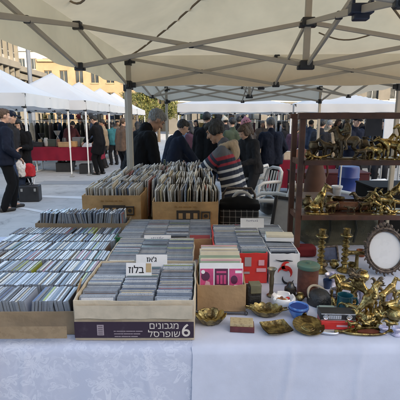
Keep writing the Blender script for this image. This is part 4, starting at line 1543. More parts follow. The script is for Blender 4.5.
for k, (px, py, s, lab) in enumerate(((394, 320, .05, 'dented brass pot with bulging belly at the right frame edge'), (335, 296, .036, 'little silver-grey pot behind the leather cap'))):
    mb = MB()
    mb.lathe([(0, 0), (.5, 0), (.55, .06), (.45, .12), (.9, .5), (1.0, .8), (.85, 1.15), (.6, 1.35), (.72, 1.5), (.68, 1.52), (.55, 1.36), (0, 1.3)], n=30)
    mb.xf(Matrix.Diagonal((s * .8, s * .8, s * .8, 1)))
    one('metal_pot', lab, 'pot', tz(px, py), mb, brass if k == 0 else mat('tarnished_silver', (.33, .32, .36), .3, .9, var=.3, scale=30))
# glass and china pieces that glint lilac between the brass
lilac = mat('lilac_china', (.42, .40, .55), .2, var=.25, scale=50, coat=.5)
for k, (px, py, h) in enumerate(((333, 286, .075), (354, 300, .07), (361, 303, .08), (388, 304, .07), (383, 333, .03), (396, 335, .035))):
    mb = MB()
    mb.lathe([(0, 0), (.016, 0), (.018, .06 * h * 10 * .1), (.008, h * .3), (.013, h * .55), (.019, h * .85), (.015, h), (.012, h * .97), (0, h * .7)], n=20, wob=lambda r, z, a, tt: (r * (1 + .1 * math.cos(6 * a)), z))
    one('china_vase', 'tiny lilac china vase standing among the brass figures', 'vase', tz(px, py), mb, lilac, group='lilac vases among the brass')
# oval brass slippers in front
for k, (px, py, L, rz, lab, inn) in enumerate(((365, 331, .088, 2, 'long oval brass tray with a dark red inlay at the front cloth edge', True), (329, 332, .034, -6, 'small silver purse clasp in front of the red box', False))):
    t = thing('oval_tray' if inn else 'purse_clasp', lab, 'tray' if inn else 'clasp', tz(px, py + 2), R(rz))
    mm = brass if inn else silver
    mb = MB()
    W_, D_ = L, L * .3
    ringp = [(W_ * math.cos(2 * math.pi * q / 40), D_ * math.sin(2 * math.pi * q / 40) * (1 + .25 * math.cos(2 * math.pi * q / 40)), .008) for q in range(40)]
    mb.tube(ringp, .0042, n=8, closed=True)
    mb.build('rim', mm, t)
    mb = MB()
    mb.prism([(x * .97, y * .97) for x, y, z in ringp], .004, Matrix.Translation((0, 0, .001)))
    mb.build('plate', mm, t)
    if inn:
        mb = MB()
        mb.prism([(x * .5 + .012, y * .6) for x, y, z in ringp], .003, Matrix.Translation((0, 0, .0055)))
        mb.build('inlay', mat('dark_red_enamel', (.12, .025, .02), .3), t)
        mb = MB()
        mb.cap((-W_ * .98, 0, .008), (-W_ * 1.35, 0, .010), .006, .008, 10)
        mb.build('handle', mm, t)
# chain between them
mb = MB()
p0, p1 = tz(338, 333), tz(350, 330)
for q in range(9):
    c = (p1 - p0) * (q / 8)
    mb.tube([c + Euler((R(90) * (q % 2), 0, .3)).to_matrix() @ V((.006 * math.cos(a), .0035 * math.sin(a), 0)) + V((0, 0, .004)) for a in [2 * math.pi * j / 10 for j in range(10)]], .0012, n=5, closed=True)
one('chain', 'short silver chain lying beside the purse clasp', 'chain', p0, mb, silver)
# a few flat brass and dark bits fill the back of the table
for k, (px, py, r, h, m, lab) in enumerate(((352, 262, .028, .03, brass, 'flat brass cup lying behind the bright horse'), (330, 272, .03, .022, mat('tarnished_silver', (.33, .32, .36), .3, .9), 'shallow tarnished silver bowl near the tin'), (327, 282, .022, .045, mat('navy_enamel', (.02, .04, .10), .3), 'dark blue enamel cup beside the tin'), (361, 250, .03, .04, mat('copper', (.30, .11, .05), .35, .8, var=.3, scale=30), 'copper pot behind the candlesticks'))):
    mb = MB()
    mb.lathe([(0, 0), (r * .7, 0), (r * .75, .004), (r, h * .8), (r, h), (r * .93, h), (r * .7, .008), (0, .008)], n=28)
    one('metal_cup', lab, 'cup', tz(px, py + 6), mb, m)

# more of the crowded right end
quad('elephant_figurine', 'small brass elephant by the foot of the brass eagle', 'figurine', tz(352, 316), R(150), .045, brass, neck=15, bulk=1.45, trunk=True, head_s=1.2)
quad('horse_figurine', 'brass prancing pony to the right of the brass eagle', 'figurine', tz(386, 308), R(20), .075, brass_bright, neck=58, mane=True, rear=25)
quad('bull_figurine', 'brass bull before the foot of the oval mirror', 'figurine', tz(397, 304), R(190), .06, brass, neck=20, horn='bull', bulk=1.3)
bird('heron_figurine', 'dark bronze bird standing left of the oval mirror', tz(353, 289), R(-20), .10, bronze_dark, wings=.6)
bird('bird_figurine', 'dark bronze bird just below the oval mirror glass', tz(377, 297), R(160), .085, bronze_dark, wings=.9)
quad('lion_figurine', 'tiny brass walking lion at the right frame edge by the cloth edge', 'figurine', tz(391, 331), R(185), .036, brass, neck=35, mane=True, bulk=1.2)
for k, (px, py, s, m, lab) in enumerate(((340, 284, .042, brass, 'squat brass pot behind the teal mug'), (322, 268, .04, bronze_dark, 'dark bronze pot at the foot of the lefthand candlestick'), (334, 268, .034, brass, 'brass pot between the two candlesticks'), (352, 276, .038, bronze_dark, 'dark bronze pot behind the bronze heron'), (300, 300, .028, brass, 'little brass pot in front of the old tin'), (362, 282, .045, brass_bright, 'bright brass pot left of the oval mirror'))):
    mb = MB()
    mb.lathe([(0, 0), (.5, 0), (.55, .06), (.45, .12), (.9, .5), (1.0, .8), (.85, 1.15), (.6, 1.35), (.72, 1.5), (.68, 1.52), (.55, 1.36), (0, 1.3)], n=28)
    mb.xf(Matrix.Diagonal((s * .8, s * .8, s * (.7 + .1 * (k % 3)), 1)))
    one('metal_pot', lab, 'pot', tz(px, py), mb, m)
for k, (px, py, lab) in enumerate(((331, 304, 'brass hand bell behind the pale green block'), (375, 316, 'brass hand bell between the eagle and the pony'))):
    t = thing('hand_bell', lab, 'bell', tz(px, py))
    mb = MB(); mb.lathe([(.026, 0), (.027, .003), (.02, .012), (.016, .028), (.008, .036), (0, .038)], n=24); mb.build('bell', brass, t)
    mb = MB(); mb.lathe([(.004, .037), (.006, .045), (.004, .052), (.007, .06), (.005, .07), (0, .072)], n=14); mb.build('handle', brass_bright, t)
t = thing('framed_print', 'small dark wooden picture frame lying propped by the candlesticks', 'picture', tz(331, 262), R(12))
for c, s in (((-.05, 0, .05), (.012, .012, .1)), ((.05, 0, .05), (.012, .012, .1)), ((0, 0, .006), (.088, .012, .012)), ((0, 0, .094), (.088, .012, .012))):
    mb = MB(); mb.box(c, s); mb.xf(Matrix.Rotation(R(-20), 4, 'X')); mb.build('rail', silver_dark, t, bevel=.002)
mb = MB(); mb.box((0, .002, .05), (.09, .004, .08)); mb.xf(Matrix.Rotation(R(-20), 4, 'X')); mb.build('panel', mat('dull_blue_print', (.06, .08, .16), .4, var=.4, scale=40), t)
# ------------------------------------------------------------------ the wooden rack with its brasses
RY = 2.40
rackw = mat('dark_red_wood', (.105, .045, .028), .42, var=.35, scale=9, c2=(.045, .022, .016), c2amt=(.35, .7), bump=.15, bscale=30)
RX0, RX1, RD = .605, 1.62, .20
rt = thing('display_rack', 'dark red-brown wooden rack of open shelves holding brass animals', 'rack', (0, RY, TT), R(0))
for x in (RX0, RX1):
    for y in (0, RD):
        mb = MB(); mb.box((x, y, .43), (.034, .026, .86)); mb.build('post', rackw, rt, bevel=.003, smooth=False)
    for z in (.30, .64):
        mb = MB(); mb.box((x, RD / 2, z - .045), (.02, RD - .03, .035)); mb.build('side_rail', rackw, rt, bevel=.002, smooth=False)
mb = MB(); mb.box(((RX0 + RX1) / 2, -.004, .868), (RX1 - RX0 + .06, .04, .036)); mb.build('top_rail', rackw, rt, bevel=.003, smooth=False)
mb = MB(); mb.box(((RX0 + RX1) / 2, RD, .868), (RX1 - RX0 + .06, .03, .03)); mb.build('top_rail', rackw, rt, bevel=.003, smooth=False)
SH1, SH2 = .605, .268
for z in (SH1, SH2):
    mb = MB(); mb.box(((RX0 + RX1) / 2, RD / 2, z - .009), (RX1 - RX0 - .036, RD + .02, .018)); mb.build('shelf', rackw, rt, bevel=.002, smooth=False)
    mb = MB(); mb.box(((RX0 + RX1) / 2, -.0135, z - .012), (RX1 - RX0 - .036, .012, .030)); mb.build('shelf_edge', rackw, rt, bevel=.002, smooth=False)
for px in (381,):
    q = at(px, 230, RY + RD)
    mb = MB(); mb.box((q.x, RD + .012, .13), (.03, .022, .26)); mb.build('post', rackw, rt, bevel=.003, smooth=False)
def sh(px, z, dy=.09):
    q = at(px, 200, RY + dy)
    return V((q.x, RY + dy, TT + z + .0005))
# upper shelf
t = quad('horse_rider_statue', 'dark bronze horse and rider, biggest piece on the upper shelf', 'statue', sh(343, SH1), R(185), .125, bronze_dark, neck=60, mane=True, tail='long', bulk=1.1)
mb = MB()
k = .125
mb.chain([(0, 0, 1.1 * k), (0.02 * k, 0, 1.42 * k), (.04 * k, 0, 1.6 * k)], [.17 * k, .19 * k, .12 * k])
mb.ell((.06 * k, 0, 1.84 * k), (.13 * k, .12 * k, .15 * k))
for sy in (-1, 1):
    mb.chain([(0, sy * .1 * k, 1.08 * k), (.25 * k, sy * .26 * k, .85 * k), (.12 * k, sy * .27 * k, .45 * k), (.25 * k, sy * .28 * k, .42 * k)], [.12 * k, .09 * k, .06 * k, .045 * k])
    mb.chain([(.03 * k, sy * .18 * k, 1.55 * k), (.05 * k, sy * .32 * k, 1.3 * k), (.33 * k, sy * .12 * k, 1.22 * k)], [.085 * k, .065 * k, .045 * k])
blob('rider', mb, .004, bronze_dark, t, (0, 0, .065 * k), smooth=2)
quad('boar_figurine', 'dark bronze boar low on the upper shelf beside the rider', 'figurine', sh(357, SH1, .05), R(-15), .055, bronze_dark, neck=5, bulk=1.35, tail='none')
mb = MB()
pts = [V((-.075, 0, .012)), V((-.04, 0, .02)), V((-.005, 0, .014)), V((.035, 0, .02)), V((.075, 0, .034))]
mb.chain(pts, [.004, .009, .008, .007, .003])
mb.ell((-.045, 0, .022), (.02, .016, .012)); mb.cap((-.06, -.02, .004), (-.04, 0, .018), .005); mb.cap((-.06, .02, .004), (-.04, 0, .018), .005); mb.cap((.0, -.015, .004), (.01, 0, .016), .005); mb.cap((.0, .015, .004), (.01, 0, .016), .005)
blob('lizard_figurine', mb, .0025, brass_bright, None, sh(317, SH1, .04), R(8), smooth=2, label='bright brass lizard stretched along the upper shelf edge', cat='figurine')
quad('dog_figurine', 'dark bronze hound behind the brass lizard on the upper shelf', 'figurine', sh(318, SH1, .15), R(5), .07, bronze_dark, neck=50)
quad('elephant_figurine', 'brass elephant with lowered trunk on the upper shelf', 'figurine', sh(371, SH1, .06), R(195), .062, brass, neck=15, bulk=1.45, trunk=True, head_s=1.2, tail='long')
quad('bull_figurine', 'bright brass bull standing at the right end of the upper shelf', 'figurine', sh(388, SH1, .08), R(175), .10, brass_bright, neck=25, horn='bull', bulk=1.3)
quad('horse_figurine', 'bright brass rearing horse partly cut off on the upper shelf', 'figurine', sh(399, SH1, .06), R(190), .105, brass_bright, neck=55, mane=True, rear=38)
mb = MB()
mb.lathe([(0, 0), (.03, 0), (.032, .006), (.012, .018), (.01, .035), (.028, .055), (.036, .08), (.028, .105), (.014, .118), (.02, .135), (.017, .134), (0, .11)], n=26)
mb.tube([(.028, 0, .06), (.055, 0, .09), (.045, 0, .118), (.016, 0, .125)], .0035, n=7)
one('bronze_ewer', 'small dark ewer with a looped handle between the rider and the elephant', 'ewer', sh(360, SH1, .15), mb, bronze_dark)
# middle shelf
quad('dog_figurine', 'bright brass sitting hound with a pointed muzzle on the middle shelf', 'figurine', sh(318, SH2, .04), R(0), .115, brass_bright, pose='sit', neck=72, head_s=1.0)
quad('goat_figurine', 'brass goat with swept-back horns at the right of the middle shelf', 'figurine', sh(385, SH2, .07), R(180), .09, brass, neck=52, horn='curved')
quad('stag_figurine', 'brass rearing stag with antlers behind the goat', 'figurine', sh(392, SH2, .14), R(10), .10, brass, neck=60, horn='antler', rear=30)
quad('goat_figurine', 'bright brass climbing goat nearest the shelf edge', 'figurine', sh(378, SH2, .02), R(160), .06, brass_bright, neck=45, horn='curved', rear=25)
quad('lion_figurine', 'brass lying lion at the foot of the goats on the middle shelf', 'figurine', sh(393, SH2, .02), R(185), .05, brass_bright, pose='lie', mane=True)
t = thing('leather_roll', 'long reddish brown leather roll lying on the middle shelf', 'roll', sh(347, SH2, .12), R(-2))
mb = MB()
mb.tube([(-.13, 0, .03), (-.1, 0, .032), (.1, 0, .03), (.14, 0, .027)], [.02, .031, .03, .018], n=18)
mb.build('roll', mat('red_brown_leather', (.17, .065, .03), .5, var=.3, scale=12, bump=.25, bscale=50), t)
for x in (-.06, .07):
    mb = MB(); mb.tube([(x, .032 * math.cos(a), .031 + .032 * math.sin(a)) for a in [2 * math.pi * j / 16 for j in range(16)]], .004, n=6, closed=True); mb.build('strap', rackw, t)
quad('hyena_figurine', 'dull dark metal panther stalking along the middle shelf', 'figurine', sh(352, SH2, .03), R(170), .042, bronze_dark, neck=10, tail='up')
# candlesticks under the rack
CS = [(0, 0), (.036, 0), (.037, .006), (.03, .012), (.014, .02), (.012, .03)]
for k in range(6):
    z = .03 + k * .021
    CS += [(.011, z + .002), (.019, z + .008), (.019, z + .013), (.011, z + .019)]
CS += [(.012, .160), (.026, .17), (.032, .176), (.03, .18), (.017, .182), (.018, .205), (.02, .208), (.013, .206), (0, .19)]
for px, py, lab in ((320, 276, 'turned brass candlestick in front of the green bag, the lefthand of two'), (344, 275, 'turned brass candlestick in front of the green bag, nearer the mirror')):
    mb = MB()
    mb.lathe([(r * 1.1, z * 1.2) for r, z in CS], n=28)
    one('candlestick', lab, 'candlestick', tz(px, py - 4), mb, brass, group='pair of brass candlesticks')
mb = MB()
mb.chain([(-.06, 0, .10), (0, 0, .105), (.05, 0, .10), (.075, 0, .10)], [.013, .012, .010, .017])
mb.lathe([(0, 0), (.03, 0), (.012, .02), (.009, .09), (0, .1)], n=18)
blob('brass_tap', mb, .003, brass, None, tz(356, 270), R(-8), label='brass tap-like fitting standing between a candlestick and the mirror', cat='fitting')
# khaki duffel bag behind
t = thing('duffel_bag', 'khaki canvas duffel bag slumped behind the brass candlesticks', 'bag', onz(337, 247, TT) + V((.02, .12, 0)), R(3))
khaki = mat('khaki_canvas', (.105, .10, .065), .85, var=.2, scale=10, bump=.3, bscale=120)
mb = MB()
mb.chain([(-.2, 0, .12), (0, 0, .13), (.2, 0, .12)], [.115, .125, .11])
for k in range(10): mb.ell((rng.uniform(-.25, .25), rng.uniform(-.07, .07), rng.uniform(.1, .2)), (.07, .06, .06))
mb.box((0, 0, .02), (.42, .16, .04))
blob('body', mb, .010, khaki, t, wrinkle=.007, wscale=11, smooth=3)
for x in (-.09, .09):
    mb = MB(); mb.tube([(x, -.11, .03), (x, -.142, .12), (x * .9, -.10, .235), (x * .6, -.04, .27), (-x * .0, -.03, .275)], .009, n=6); mb.build('strap', mat('dark_webbing', (.04, .04, .03), .8), t)
mb = MB(); mb.tube([(-.2, -.02, .255), (0, -.03, .27), (.2, -.02, .25)], .005, n=6); mb.build('zip', silver_dark, t)
mb = MB(); mb.box((0, 0, .035), (.14, .09, .07)); one('red_pouch', 'dark red cloth pouch beside the khaki bag, under the rack', 'pouch', tz(309, 262) + V((0, .12, 0)), mb, mat('dark_red_cloth', (.16, .02, .025), .8), bevel=.02)

# more pieces along the shelves
quad('ram_figurine', 'dark bronze ram left of the horse and rider', 'figurine', sh(327, SH1, .12), R(170), .085, bronze_dark, neck=45, horn='curved', bulk=1.1)
quad('horse_figurine', 'brass galloping pony behind the bright bull', 'figurine', sh(380, SH1, .15), R(10), .085, brass, neck=50, mane=True, rear=20)
quad('deer_figurine', 'brass grazing deer right of the leather roll', 'figurine', sh(372, SH2, .13), R(5), .07, brass, neck=-15)
bird('eagle_figurine', 'brass eagle with spread wings at the back of the middle shelf', sh(383, SH2, .16), R(200), .11, brass)
quad('goat_figurine', 'brass kid goat at the right end of the middle shelf', 'figurine', sh(399, SH2, .07), R(170), .075, brass_bright, neck=55, horn='curved')
quad('horse_figurine', 'dark bronze horse standing behind the leather roll', 'figurine', sh(361, SH2, .17), R(180), .075, bronze_dark, neck=50, mane=True)
mb = MB()
mb.lathe([(0, 0), (.025, 0), (.027, .005), (.01, .015), (.012, .04), (.03, .06), (.033, .08), (.026, .1), (.03, .106), (.026, .106), (0, .08)], n=24)
one('brass_goblet', 'dark bronze goblet at the left end of the upper shelf', 'goblet', sh(311, SH1, .15), mb, bronze_dark)

# a darker back row on both shelves
old_bronze = mat('old_bronze', (.20, .145, .07), .36, .9, var=.4, scale=24, c2=(.06, .045, .025), c2amt=(.42, .66), bump=.3, bscale=60)
def vase_(px, z, dy, s, lab, pr):
    mb = MB(); mb.lathe([(r * s, q * s) for r, q in pr], n=24)
    one('bronze_vase', lab, 'vase', sh(px, z, dy), mb, old_bronze)
PR1 = [(0, 0), (.45, 0), (.5, .08), (.3, .25), (.75, .8), (.8, 1.2), (.5, 1.7), (.35, 1.9), (.5, 2.1), (.44, 2.1), (0, 1.8)]
PR2 = [(0, 0), (.6, 0), (.62, .1), (.2, .3), (.2, .9), (.7, 1.2), (.9, 1.6), (.85, 1.62), (.6, 1.3), (0, 1.2)]
vase_(329, SH2, .16, .045, 'old bronze vase right of the sitting hound', PR1)
vase_(338, SH2, .17, .05, 'old bronze footed cup behind the leather roll', PR2)
vase_(308, SH2, .16, .045, 'old bronze vase in the left corner of the middle shelf', PR1)
vase_(371, SH2, .18, .055, 'tall old bronze vase behind the grazing deer', PR1)
vase_(306, SH1, .06, .028, 'tiny old bronze vase in the left corner of the upper shelf', PR1)
vase_(366, SH1, .18, .05, 'old bronze vase behind the brass elephant', PR1)
vase_(391, SH1, .18, .055, 'old bronze footed cup behind the bright bull', PR2)
quad('bear_figurine', 'squat old bronze bear beside the leather roll', 'figurine', sh(331, SH2, .06), R(10), .05, old_bronze, neck=25, bulk=1.5, tail='none')
quad('donkey_figurine', 'old bronze donkey on the middle shelf before the deer', 'figurine', sh(366, SH2, .07), R(-5), .06, old_bronze, neck=50)
quad('cow_figurine', 'old bronze cow at the back of the upper shelf left of the rider', 'figurine', sh(333, SH1, .17), R(5), .075, old_bronze, neck=20, horn='bull', bulk=1.2)
# ------------------------------------------------------------------ people
skin_l = mat('fair_skin', (.50, .30, .21), .5, var=.08, scale=14)
skin_m = mat('tanned_skin', (.38, .21, .135), .5, var=.08, scale=14)
hair_b = mat('black_hair', (.012, .010, .009), .45, var=.4, scale=60, bump=.5, bscale=90)
hair_br = mat('brown_hair', (.075, .042, .022), .5, var=.4, scale=60, bump=.5, bscale=90)
hair_g = mat('grey_hair', (.22, .215, .205), .6, var=.35, scale=50, bump=.6, bscale=90)
shoe_m = mat('dark_shoe_leather', (.02, .018, .016), .45)
eye_m = mat('eye', (.03, .02, .015), .15)
def wool(name, c): return mat(name, c, .88, var=.18, scale=9, bump=.15, bscale=150, sheen=0.)
W_black = wool('black_wool', (.0045, .0045, .0055))
W_navy = wool('navy_wool', (.008, .011, .023))
W_dark = wool('charcoal_cloth', (.02, .02, .023))
W_red = wool('dark_red_fleece', (.055, .006, .008))
W_grey = wool('grey_brown_wool', (.14, .115, .10))
W_denim = wool('dark_denim', (.03, .045, .085))
W_teal = wool('teal_nylon', (.02, .12, .14))
W_brown = wool('brown_jacket', (.10, .06, .038))
W_olive = wool('olive_jacket', (.075, .075, .05))
W_pink = wool('pink_knit', (.50, .20, .23))
W_cream = wool('cream_knit', (.5, .45, .36))
W_tan = wool('tan_hood', (.36, .27, .18))

STRIPES = [(0., (.085, .085, .10)), (.10, (.10, .10, .115)), (.101, (.30, .03, .05)), (.135, (.30, .03, .05)), (.136, (.02, .026, .05)), (.17, (.02, .026, .05)), (.171, (.30, .03, .05)), (.195, (.30, .03, .05)), (.196, (.02, .026, .05))]
q = .235
while q < .97 and len(STRIPES) < 30:
    STRIPES += [(q, (.02, .026, .05)), (q + .001, (.55, .55, .56)), (q + .026, (.55, .55, .56)), (q + .027, (.02, .026, .05))]
    q += .072
W_stripe = attr_mat('striped_knit', STRIPES[:31], .9, interp='LINEAR', attr='along')

def ik(a, b, l1, l2, hint):
    d = b - a
    L = min(d.length, (l1 + l2) * .995)
    d.normalize()
    x = (l1 * l1 - l2 * l2 + L * L) / (2 * L)
    h = math.sqrt(max(1e-6, l1 * l1 - x * x))
    n = (hint - d * hint.dot(d)).normalized()
    return a + d * x + n * h, a + d * L

def person(label, x, y, face, h=1.72, lean=4, head=8, yaw=0, hands=None, feet=None, top=W_black, cut='coat', legs_m=W_dark, skin=skin_l, hair=('short', hair_b), hat=None, vox=.016, wide=1., group=None, side=0., fine=False, seed=1, extra_collar=None):
    """A clothed figure standing at (x, y) and looking along the compass angle FACE (0 = away from the camera, 90 = to the right)."""
    t = thing('person', label, 'person', (x, y, 0), R(-face), group)
    s = h / 1.75
    S = lambda *v: V(v) * s
    th, t2 = R(lean), R(lean * .65 + head)
    U = V((math.sin(R(side)), math.sin(th), math.cos(th))).normalized()
    P = S(0, -.24 * math.sin(th), .93 - .03 * math.sin(th))
    Cs, N = P + U * .47 * s, P + U * .535 * s
    U2 = V((0, math.sin(t2), math.cos(t2)))
    F2 = V((0, math.cos(t2), -math.sin(t2)))
    q = Matrix.Rotation(R(-yaw), 3, U2)
    F2 = q @ F2
    X2 = F2.cross(U2)
    HR = Matrix((X2, F2, U2)).transposed()
    Hc = N + U2 * .175 * s + F2 * .02 * s
    H = lambda a, b, c: Hc + HR @ (V((a, b, c)) * s)
    Xs = V((1, 0, 0))
    hands = hands or ((-.26, .03, .80), (.26, .03, .80))
    feet = feet or ((-.11, .02), (.11, -.03))
    arms = []
    for sg, hd in zip((-1, 1), hands):
        sh = Cs + Xs * sg * .165 * s * wide - U * .01 * s
        el, wr = ik(sh, V(hd) * s, .295 * s, .265 * s, V((sg * .55, -.6, -.6)))
        arms.append((sh, el, wr))
    lg = []
    for sg, ft in zip((-1, 1), feet):
        hp = P + Xs * sg * .09 * s - V((0, 0, .03 * s))
        kn, an = ik(hp, V((ft[0] * s, ft[1] * s, .085 * s)), .43 * s, .425 * s, V((sg * .1, 1, 0)))
        lg.append((hp, kn, an))
    # ---- the body, one skin
    mb = MB()
    for sg in (-1, 1):
        mb.chain([P + Xs * sg * .07 * s, P + U * .22 * s + Xs * sg * .06 * s, Cs + Xs * sg * .08 * s - U * .06 * s], [.10 * s, .09 * s, .10 * s])
    mb.cap(arms[0][0], arms[1][0], .055 * s)
    mb.chain([N - U * .05 * s, N + U * .02 * s, Hc - U2 * .06 * s], [.062 * s, .052 * s, .05 * s])
    mb.ell(H(0, -.012, .022), V((.074, .094, .098)) * s, rot=HR)
    mb.ell(H(0, .028, -.052), V((.055, .058, .062)) * s, rot=HR)
    mb.ell(H(0, .066, -.092), V((.026, .024, .022)) * s, rot=HR)
    mb.cap(H(0, .084, .016), H(0, .108, -.020), .009 * s, .0145 * s, 10)
    mb.ell(H(0, .080, -.052), V((.024, .015, .011)) * s, rot=HR)
    for sg in (-1, 1):
        mb.ell(H(sg * .034, .062, -.022), V((.026, .026, .026)) * s, rot=HR)
        mb.ell(H(sg * .03, .076, .038), V((.024, .014, .009)) * s, rot=HR)
        mb.ell(H(sg * .077, -.008, -.004), V((.012, .022, .034)) * s, rot=HR)
    for sg, (sh, el, wr) in zip((-1, 1), arms):
        mb.chain([sh, el, wr], [.05 * s, .042 * s, .030 * s])
        d = (wr - el).normalized()
        d = (d + V((0, .1, -.25))).normalized()
        w = d.cross(V((0, 0, 1)))
        w = w.normalized() if w.length > .1 else V((0, 1, 0))
        nrm = w.cross(d).normalized()
        rf = max(.0088 * s, vox * .62)
        for k in range(4):
            o = w * (k - 1.5) * .021 * s
            a0 = wr + d * .02 * s + o * .7
            a1 = wr + d * .092 * s + o
            mb.cap(a0, a1, .016 * s, .012 * s, 8)
            fl = (.062, .074, .070, .055)[k] * s
            d1 = (d - nrm * .35).normalized()
            d2 = (d - nrm * .95).normalized()
            mb.chain([a1, a1 + d1 * fl * .55, a1 + d1 * fl * .55 + d2 * fl * .5], [rf, rf * .95, rf * .85])
        tb = wr + d * .03 * s - w * sg * .03 * s * (1 if sg < 0 else 1)
        mb.chain([tb, tb + (d * .6 - w * sg * .8).normalized() * .045 * s, tb + (d * .6 - w * sg * .8).normalized() * .045 * s + d * .035 * s], [.014 * s, .011 * s, .009 * s])
    for hp, kn, an in lg:
        mb.chain([hp, kn, an], [.085 * s, .055 * s, .04 * s])
        mb.chain([an, an + V((0, .12 * s, -.045 * s))], [.04 * s, .032 * s])
    blob('body', mb, vox if not fine else vox * .7, skin, t, smooth=2)
    for sg in (-1, 1):
        mb = MB()
        mb.ell(H(sg * .031, .079, .018), V((.0105, .0085, .0065)) * s, rot=HR, u=10, v=8)
        e = mb.build('eye', mat('eye_white', (.34, .30, .27), .3), t)
        mb = MB()
        mb.ell(H(sg * .031, .0852, .018), V((.0058, .004, .0058)) * s, rot=HR, u=8, v=6)
        mb.build('iris', eye_m, e)
    # ---- trousers and shoes
    mb = MB()
    mb.cap(P + Xs * -.07 * s, P + Xs * .07 * s, .115 * s)
    for hp, kn, an in lg:
        mb.chain([hp, hp + (kn - hp) * .5, kn, kn + (an - kn) * .5, an + V((0, 0, -.025))], [.105 * s, .092 * s, .075 * s, .072 * s, .062 * s])
    blob('trousers', mb, vox, legs_m, t, wrinkle=.008, wscale=10, seed=seed)
    for hp, kn, an in lg:
        mb = MB()
        b = V((an.x, an.y, .045 * s))
        mb.chain([b + V((0, -.05 * s, 0)), b + V((0, .07 * s, -.004 * s)), b + V((0, .17 * s, -.012 * s))], [.043 * s, .043 * s, .032 * s])
        mb.cap(an, b, .05 * s, .045 * s)
        blob('shoe', mb, max(.012, vox * .8), shoe_m, t)
    # ---- the upper garment
    mb = MB()
    wd = wide
    hem = {'coat': -.34, 'jacket': -.12, 'sweater': -.07}[cut]
    for sg in (-1, 1):
        mb.chain([P + Xs * sg * .075 * s * wd - U * .0, P + U * .2 * s + Xs * sg * .07 * s * wd, Cs + Xs * sg * .09 * s * wd - U * .07 * s], [.135 * s * wd, .125 * s * wd, .122 * s * wd])
        hb = P + (lg[(sg + 1) // 2][1] - P) * (-hem / .43 * .85) if cut == 'coat' else P + V((0, 0, hem * s))
        mb.cone(P + Xs * sg * .07 * s * wd + U * .03 * s, V((P.x + sg * .085 * s * wd, hb.y, hb.z)), .132 * s * wd, (.150 if cut == 'coat' else .132) * s * wd, 20)
    mb.cap(arms[0][0] - U * .005, arms[1][0] - U * .005, .072 * s)
    for sh, el, wr in arms:
        d = (wr - el)
        mb.chain([sh, sh + (el - sh) * .5, el, el + d * .5, el + d * .97], [.078 * s, .068 * s, .060 * s, .054 * s, .046 * s])
    mb.chain([N - U * .03 * s, N + U * .025 * s], [.078 * s, .068 * s])
    me = remesh(mb, vox, 3, .015 if cut != 'sweater' else .009, 9, top, seed)
    if top is W_stripe:
        a = me.attributes.new('along', 'FLOAT', 'POINT')
        vals = []
        for v in me.vertices:
            p = v.co
            tor = max(0, min(1, (Cs + U * .06 * s - p).dot(U) / s * .95))
            best, ba = None, None
            for sh, el, wr in arms:
                acc = 0
                for p0, p1 in ((sh, el), (el, wr)):
                    dd = p1 - p0
                    k = max(0, min(1, (p - p0).dot(dd) / dd.length_squared))
                    ds = (p - p0 - dd * k).length
                    if best is None or ds < best:
                        best, ba = ds, acc + k * dd.length
                    acc += dd.length
            inarm = best < .088 * s and ba > .07
            vals.append((.06 + ba / s) if inarm else tor)
        a.data.foreach_set('value', vals)
    g = link({'coat': 'coat', 'jacket': 'jacket', 'sweater': 'sweater'}[cut], me, t)
    if extra_collar is not None:          # a hood or thick collar lying round the neck
        mb = MB()
        for k in range(9):
            a = R(-200 + 27.5 * k)
            c = N + U * (-.015 - .01 * math.sin(a)) * s + Xs * math.cos(a) * .095 * s + V((0, math.cos(th), -math.sin(th))) * (math.sin(a) * .085 - .03) * s
            mb.ell(c, (.045 * s, .046 * s, .040 * s))
        mb.ell(N + V((0, -.12 * s, -.06 * s)), (.10 * s, .05 * s, .10 * s))
        blob('hood', mb, vox * .8, extra_collar, t, wrinkle=.007, wscale=14)
    # ---- hair
    st, hm = hair
    if st != 'bald':
        mb = MB()
        mb.ell(H(0, -.028, .036), V((.084, .094, .094)) * s, rot=HR)
        mb.ell(H(0, .018, .082), V((.066, .066, .042)) * s, rot=HR)
        if st == 'full':
            mb.ell(H(0, .04, .085), V((.07, .055, .04)) * s, rot=HR)
            for sg in (-1, 1): mb.ell(H(sg * .07, -.01, .02), V((.025, .05, .06)) * s, rot=HR)
        if st in ('long', 'bun'):
            for sg in (-1, 1): mb.ell(H(sg * .068, -.012, .0), V((.03, .055, .085)) * s, rot=HR)
            mb.ell(H(0, -.07, -.04), V((.085, .05, .11)) * s, rot=HR)
        if st == 'long':
            mb.ell(H(0, -.075, -.14), V((.095, .045, .11)) * s, rot=HR)
        if st == 'bun': mb.ell(H(0, -.13, .03), V((.045, .045, .045)) * s, rot=HR)
        blob('hair', mb, max(.006, vox * .55), hm, t, smooth=2, wrinkle=.009 * s, wscale=46, seed=seed)
    if hat:
        kind, m = hat
        mb = MB()
        if kind == 'beanie':
            mb.ell(H(0, -.015, .052), V((.092, .106, .094)) * s, rot=HR)
            for k in range(16):
                a = 2 * math.pi * k / 16
                mb.ell(H(.088 * math.cos(a), -.012 + .103 * math.sin(a), .035), V((.02, .02, .024)) * s, rot=HR, u=8, v=6)
            mb.ell(H(0, -.03, .15), V((.028, .028, .025)) * s, rot=HR)
        else:
            mb.ell(H(0, -.012, .058), V((.088, .104, .078)) * s, rot=HR)
            mb.ell(H(0, .115, .052), V((.062, .06, .011)) * s, rot=HR @ Euler((R(-8), 0, 0)).to_matrix())
        blob('beanie' if kind == 'beanie' else 'cap', mb, max(.006, vox * .5), m, t, smooth=2)
    return t

def pp(px, D): return at(px, 130, D).x

